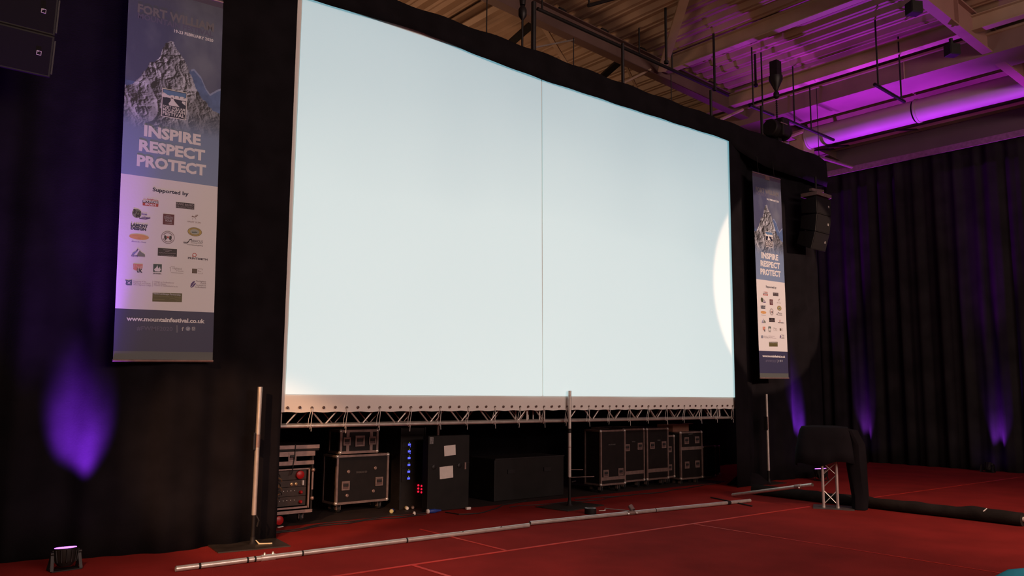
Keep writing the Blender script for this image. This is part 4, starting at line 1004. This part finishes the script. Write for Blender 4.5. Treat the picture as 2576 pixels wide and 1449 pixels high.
# ------------------------------------------------------------------ PAR uplights
def par(label, x, y, rz, s=1., tilt=.10):
    t = thing('par_uplight', label, 'stage light', (x, y, 0), rz)
    body = MB(); body.lathe((0, 0, 0), [(.055*s, .04*s), (.085*s, .07*s), (.105*s, .10*s), (.112*s, .20*s), (.112*s, .215*s)], 20); body = body.build('lamp_housing', BLK, t, smooth=True)
    body.rotation_euler.x = -tilt
    for k in range(14):
        a_ = 2*PI*k/14; MB().beam((.10*s*math.cos(a_), .10*s*math.sin(a_), .08*s), (.118*s*math.cos(a_), .118*s*math.sin(a_), .20*s), .006, .02).build('cooling_fin', STEEL, body)
    MB().lathe((0, 0, 0), [(.100*s, .205*s), (.100*s, .220*s)], 20).build('lens', PURPLE_E, body, smooth=True)
    for sx in (-1, 1):
        MB().beam((sx*.125*s, .0, .17*s), (sx*.135*s, -.05*s, .008), .03*s, .006).build('yoke_leg', STEEL, t)
        MB().beam((sx*.125*s, .0, .17*s), (sx*.135*s, .07*s, .008), .03*s, .006).build('yoke_leg', STEEL, t)
        MB().lathe((sx*.13*s, 0, .17*s), [(.018*s, -.012), (.018*s, .012)], 10, 'x').build('yoke_knob', STEEL, t)
    MB().box(-.14*s, .14*s, -.06*s, .08*s, .002, .010).build('floor_plate', STEEL, t)
    return t
par('purple LED uplight on the floor at the bottom left corner', -2.96, -2.33, .12, .86)
t = par('purple LED uplight on the floor behind the truss lectern', 9.53, -2.18, 0)
t = par('purple LED uplight by the right side drape, beside the hanging cloth tail', 14.02, -.58, -1.57, 1., .02)
t = par('purple LED uplight by the right side drape near the right frame edge', 14.05, -3.30, -1.57, .9, .7)
PCOL = (.30, .035, 1.0)
spot('par_beam', (-2.96, -2.36, .26), (-2.86, -1.98, .86), 2500, PCOL, 32, 1., .05)
spot('par_beam', (-2.96, -2.38, .26), (-2.88, -2.05, 2.7), 1800, (.38, .06, 1.0), 20, 1., .05)
spot('par_beam', (-2.96, -2.36, .26), (-3.7, -2.55, 4.4), 900, (.34, .04, 1.0), 62, 1., .05)
spot('par_beam', (9.66, -2.08, .24), (9.56, -1.80, .95), 1700, (.33, .04, 1.0), 26, 1., .05)
spot('par_beam', (14.24, -.58, .22), (14.36, -.56, .72), 420, (.40, .05, 1.0), 34, 1., .04)
spot('par_beam', (14.22, -3.38, .20), (14.36, -3.42, .66), 420, (.35, .04, 1.0), 38, 1., .04)
RC_ = (.50, .03, 1.0)
spot('roof_uplight', (13.95, .4, .3), (13.35, -.7, 8), 5400, RC_, 30, .8, .1)
spot('roof_uplight', (13.95, -2.9, .3), (13.35, -3.9, 8), 4600, RC_, 32, .8, .1)
spot('roof_uplight', (10.6, -.4, .3), (10.0, -2.0, 8.2), 2600, RC_, 44, 1., .1)
spot('roof_uplight', (14.0, -.9, .3), (9.6, -3.4, 8.2), 3300, RC_, 36, 1., .1)
spot('roof_uplight', (12.4, -1.2, .3), (11.7, -2.4, 7.7), 3000, RC_, 34, 1., .1)

# ------------------------------------------------------------------ cables and connectors
def cable(label, pts, r=.007):
    o = MB().tube([(x, y, r+.001) for x, y in pts], r, 6).build('floor_cable', RUB, smooth=True)
    return tag(o, label, 'cable', 'black cables on the floor')
def wig(pts, n=8, seed=0, am=.03):
    rr = random.Random(seed); out = []
    for (x0, y0), (x1, y1) in zip(pts[:-1], pts[1:]):
        for k in range(n):
            s = k/n; out.append((x0+(x1-x0)*s+rr.uniform(-am, am)*.3, y0+(y1-y0)*s+am*math.sin((k+seed)*.9)))
    return out+[pts[-1]]
cable('black cable trailing along the carpet edge by the equipment rack', wig([(-.85, -1.72), (-.2, -1.55), (.5, -1.48), (1.3, -1.50)], 8, 1))
cable('black cable curving below the large left flight case', wig([(-.8, -1.62), (.0, -1.42), (.9, -1.36), (1.4, -1.40)], 8, 2))
cable('black cable looping on the carpet in front of the papered case lid', wig([(1.62, -1.47), (1.66, -1.72), (1.9, -1.80), (2.3, -1.62), (2.7, -1.35), (3.2, -1.22)], 6, 3, .012))
cable('black cable running along the carpet in front of the case row', wig([(3.9, -1.5), (4.8, -1.62), (5.6, -1.66), (6.6, -1.5), (7.6, -1.35)], 10, 4, .02))
cable('thin black cable curving from the middle pole plate', wig([(2.6, -1.55), (3.3, -1.62), (4.2, -1.75), (4.9, -1.55)], 8, 6, .03), .005)
def connector(label, p, rz, m, cap, s=1.):
    t = thing('power_connector', label, 'connector', (p[0], p[1], .028*s), rz)
    MB().lathe((0, 0, 0), [(.016*s, 0), (.026*s, .02*s), (.028*s, .09*s), (.018*s, .12*s), (.010*s, .18*s)], 12, 'x').build('plug_body', m, t, smooth=True)
    if cap: MB().lathe((-.03*s, 0, 0), [(.020*s, 0), (.030*s, .01), (.030*s, .03*s)], 12, 'x').build('plug_face', cap, t, smooth=True)
connector('blue power connector with a round white face by the papered black case lid', onZ(1078, 1292, 0), -.1, BLUE, WHITE)
connector('blue and cream connector below the amplifier tower', onZ(985, 1291, 0), .9, BLUE, YEL, .9)
connector('cream connector ring standing below the blue displays', onZ(1024, 1277, .03), 1.2, YEL, WHITE, .8)
connector('dim grey connector ring right of the cream one', onZ(1038, 1275, .03), 1.2, STEEL, ALUD, .8)
t = thing('plug_stopper', 'small white plug cap on the carpet edge below the tower', 'cap', tuple(onZ(1042, 1295, 0)))
MB().lathe((0, 0, 0), [(.018, .001), (.020, .02), (.012, .04)], 10).build('cap_shell', WHITE, t, smooth=True)
p = onZ(1172, 1281, 0)
t = thing('white_adaptor', 'small white adaptor at the foot of the papered black case lid', 'adaptor', (p[0], p[1]-.05, 0))
MB().box(-.035, .035, -.02, .02, .001, .035).build('adaptor_body', WHITE, t, bevel=.006)

# ------------------------------------------------------------------ blue chair whose back shows in the corner
t = thing('blue_chair', 'bright blue chair back just showing in the bottom right corner', 'chair', (-.24, -8.95, -.0), rz=-.9)
q = MB(); n = 16
for z, hw, y in ((.48, .18, 0), (.58, .22, .02), (.68, .23, .03), (.72, .215, .03), (.752, .16, .03), (.762, .08, .03)):
    for i in range(n): a_ = 2*PI*i/n; q.v.append((hw*math.cos(a_), y+.028*math.sin(a_), z))
for j in range(5):
    for i in range(n): a_ = j*n+i; b_ = j*n+(i+1) % n; q.f.append((a_, b_, b_+n, a_+n)); q.mi.append(0)
q.f.append(tuple(5*n+i for i in range(n))); q.mi.append(0); q.f.append(tuple(range(n))[::-1]); q.mi.append(0)
CH = q.build('backrest', TEAL, t, smooth=True)
MB().box(-.22, .22, -.44, 0, .42, .46).build('seat', TEAL, t, bevel=.015)
for sx in (-1, 1):
    MB().tube([(sx*.2, -.40, .42), (sx*.22, -.42, 0)], .012, 8).build('leg', STEEL, t); MB().tube([(sx*.2, .0, .55), (sx*.2, -.02, .42), (sx*.22, .03, 0)], .012, 8).build('leg', STEEL, t)
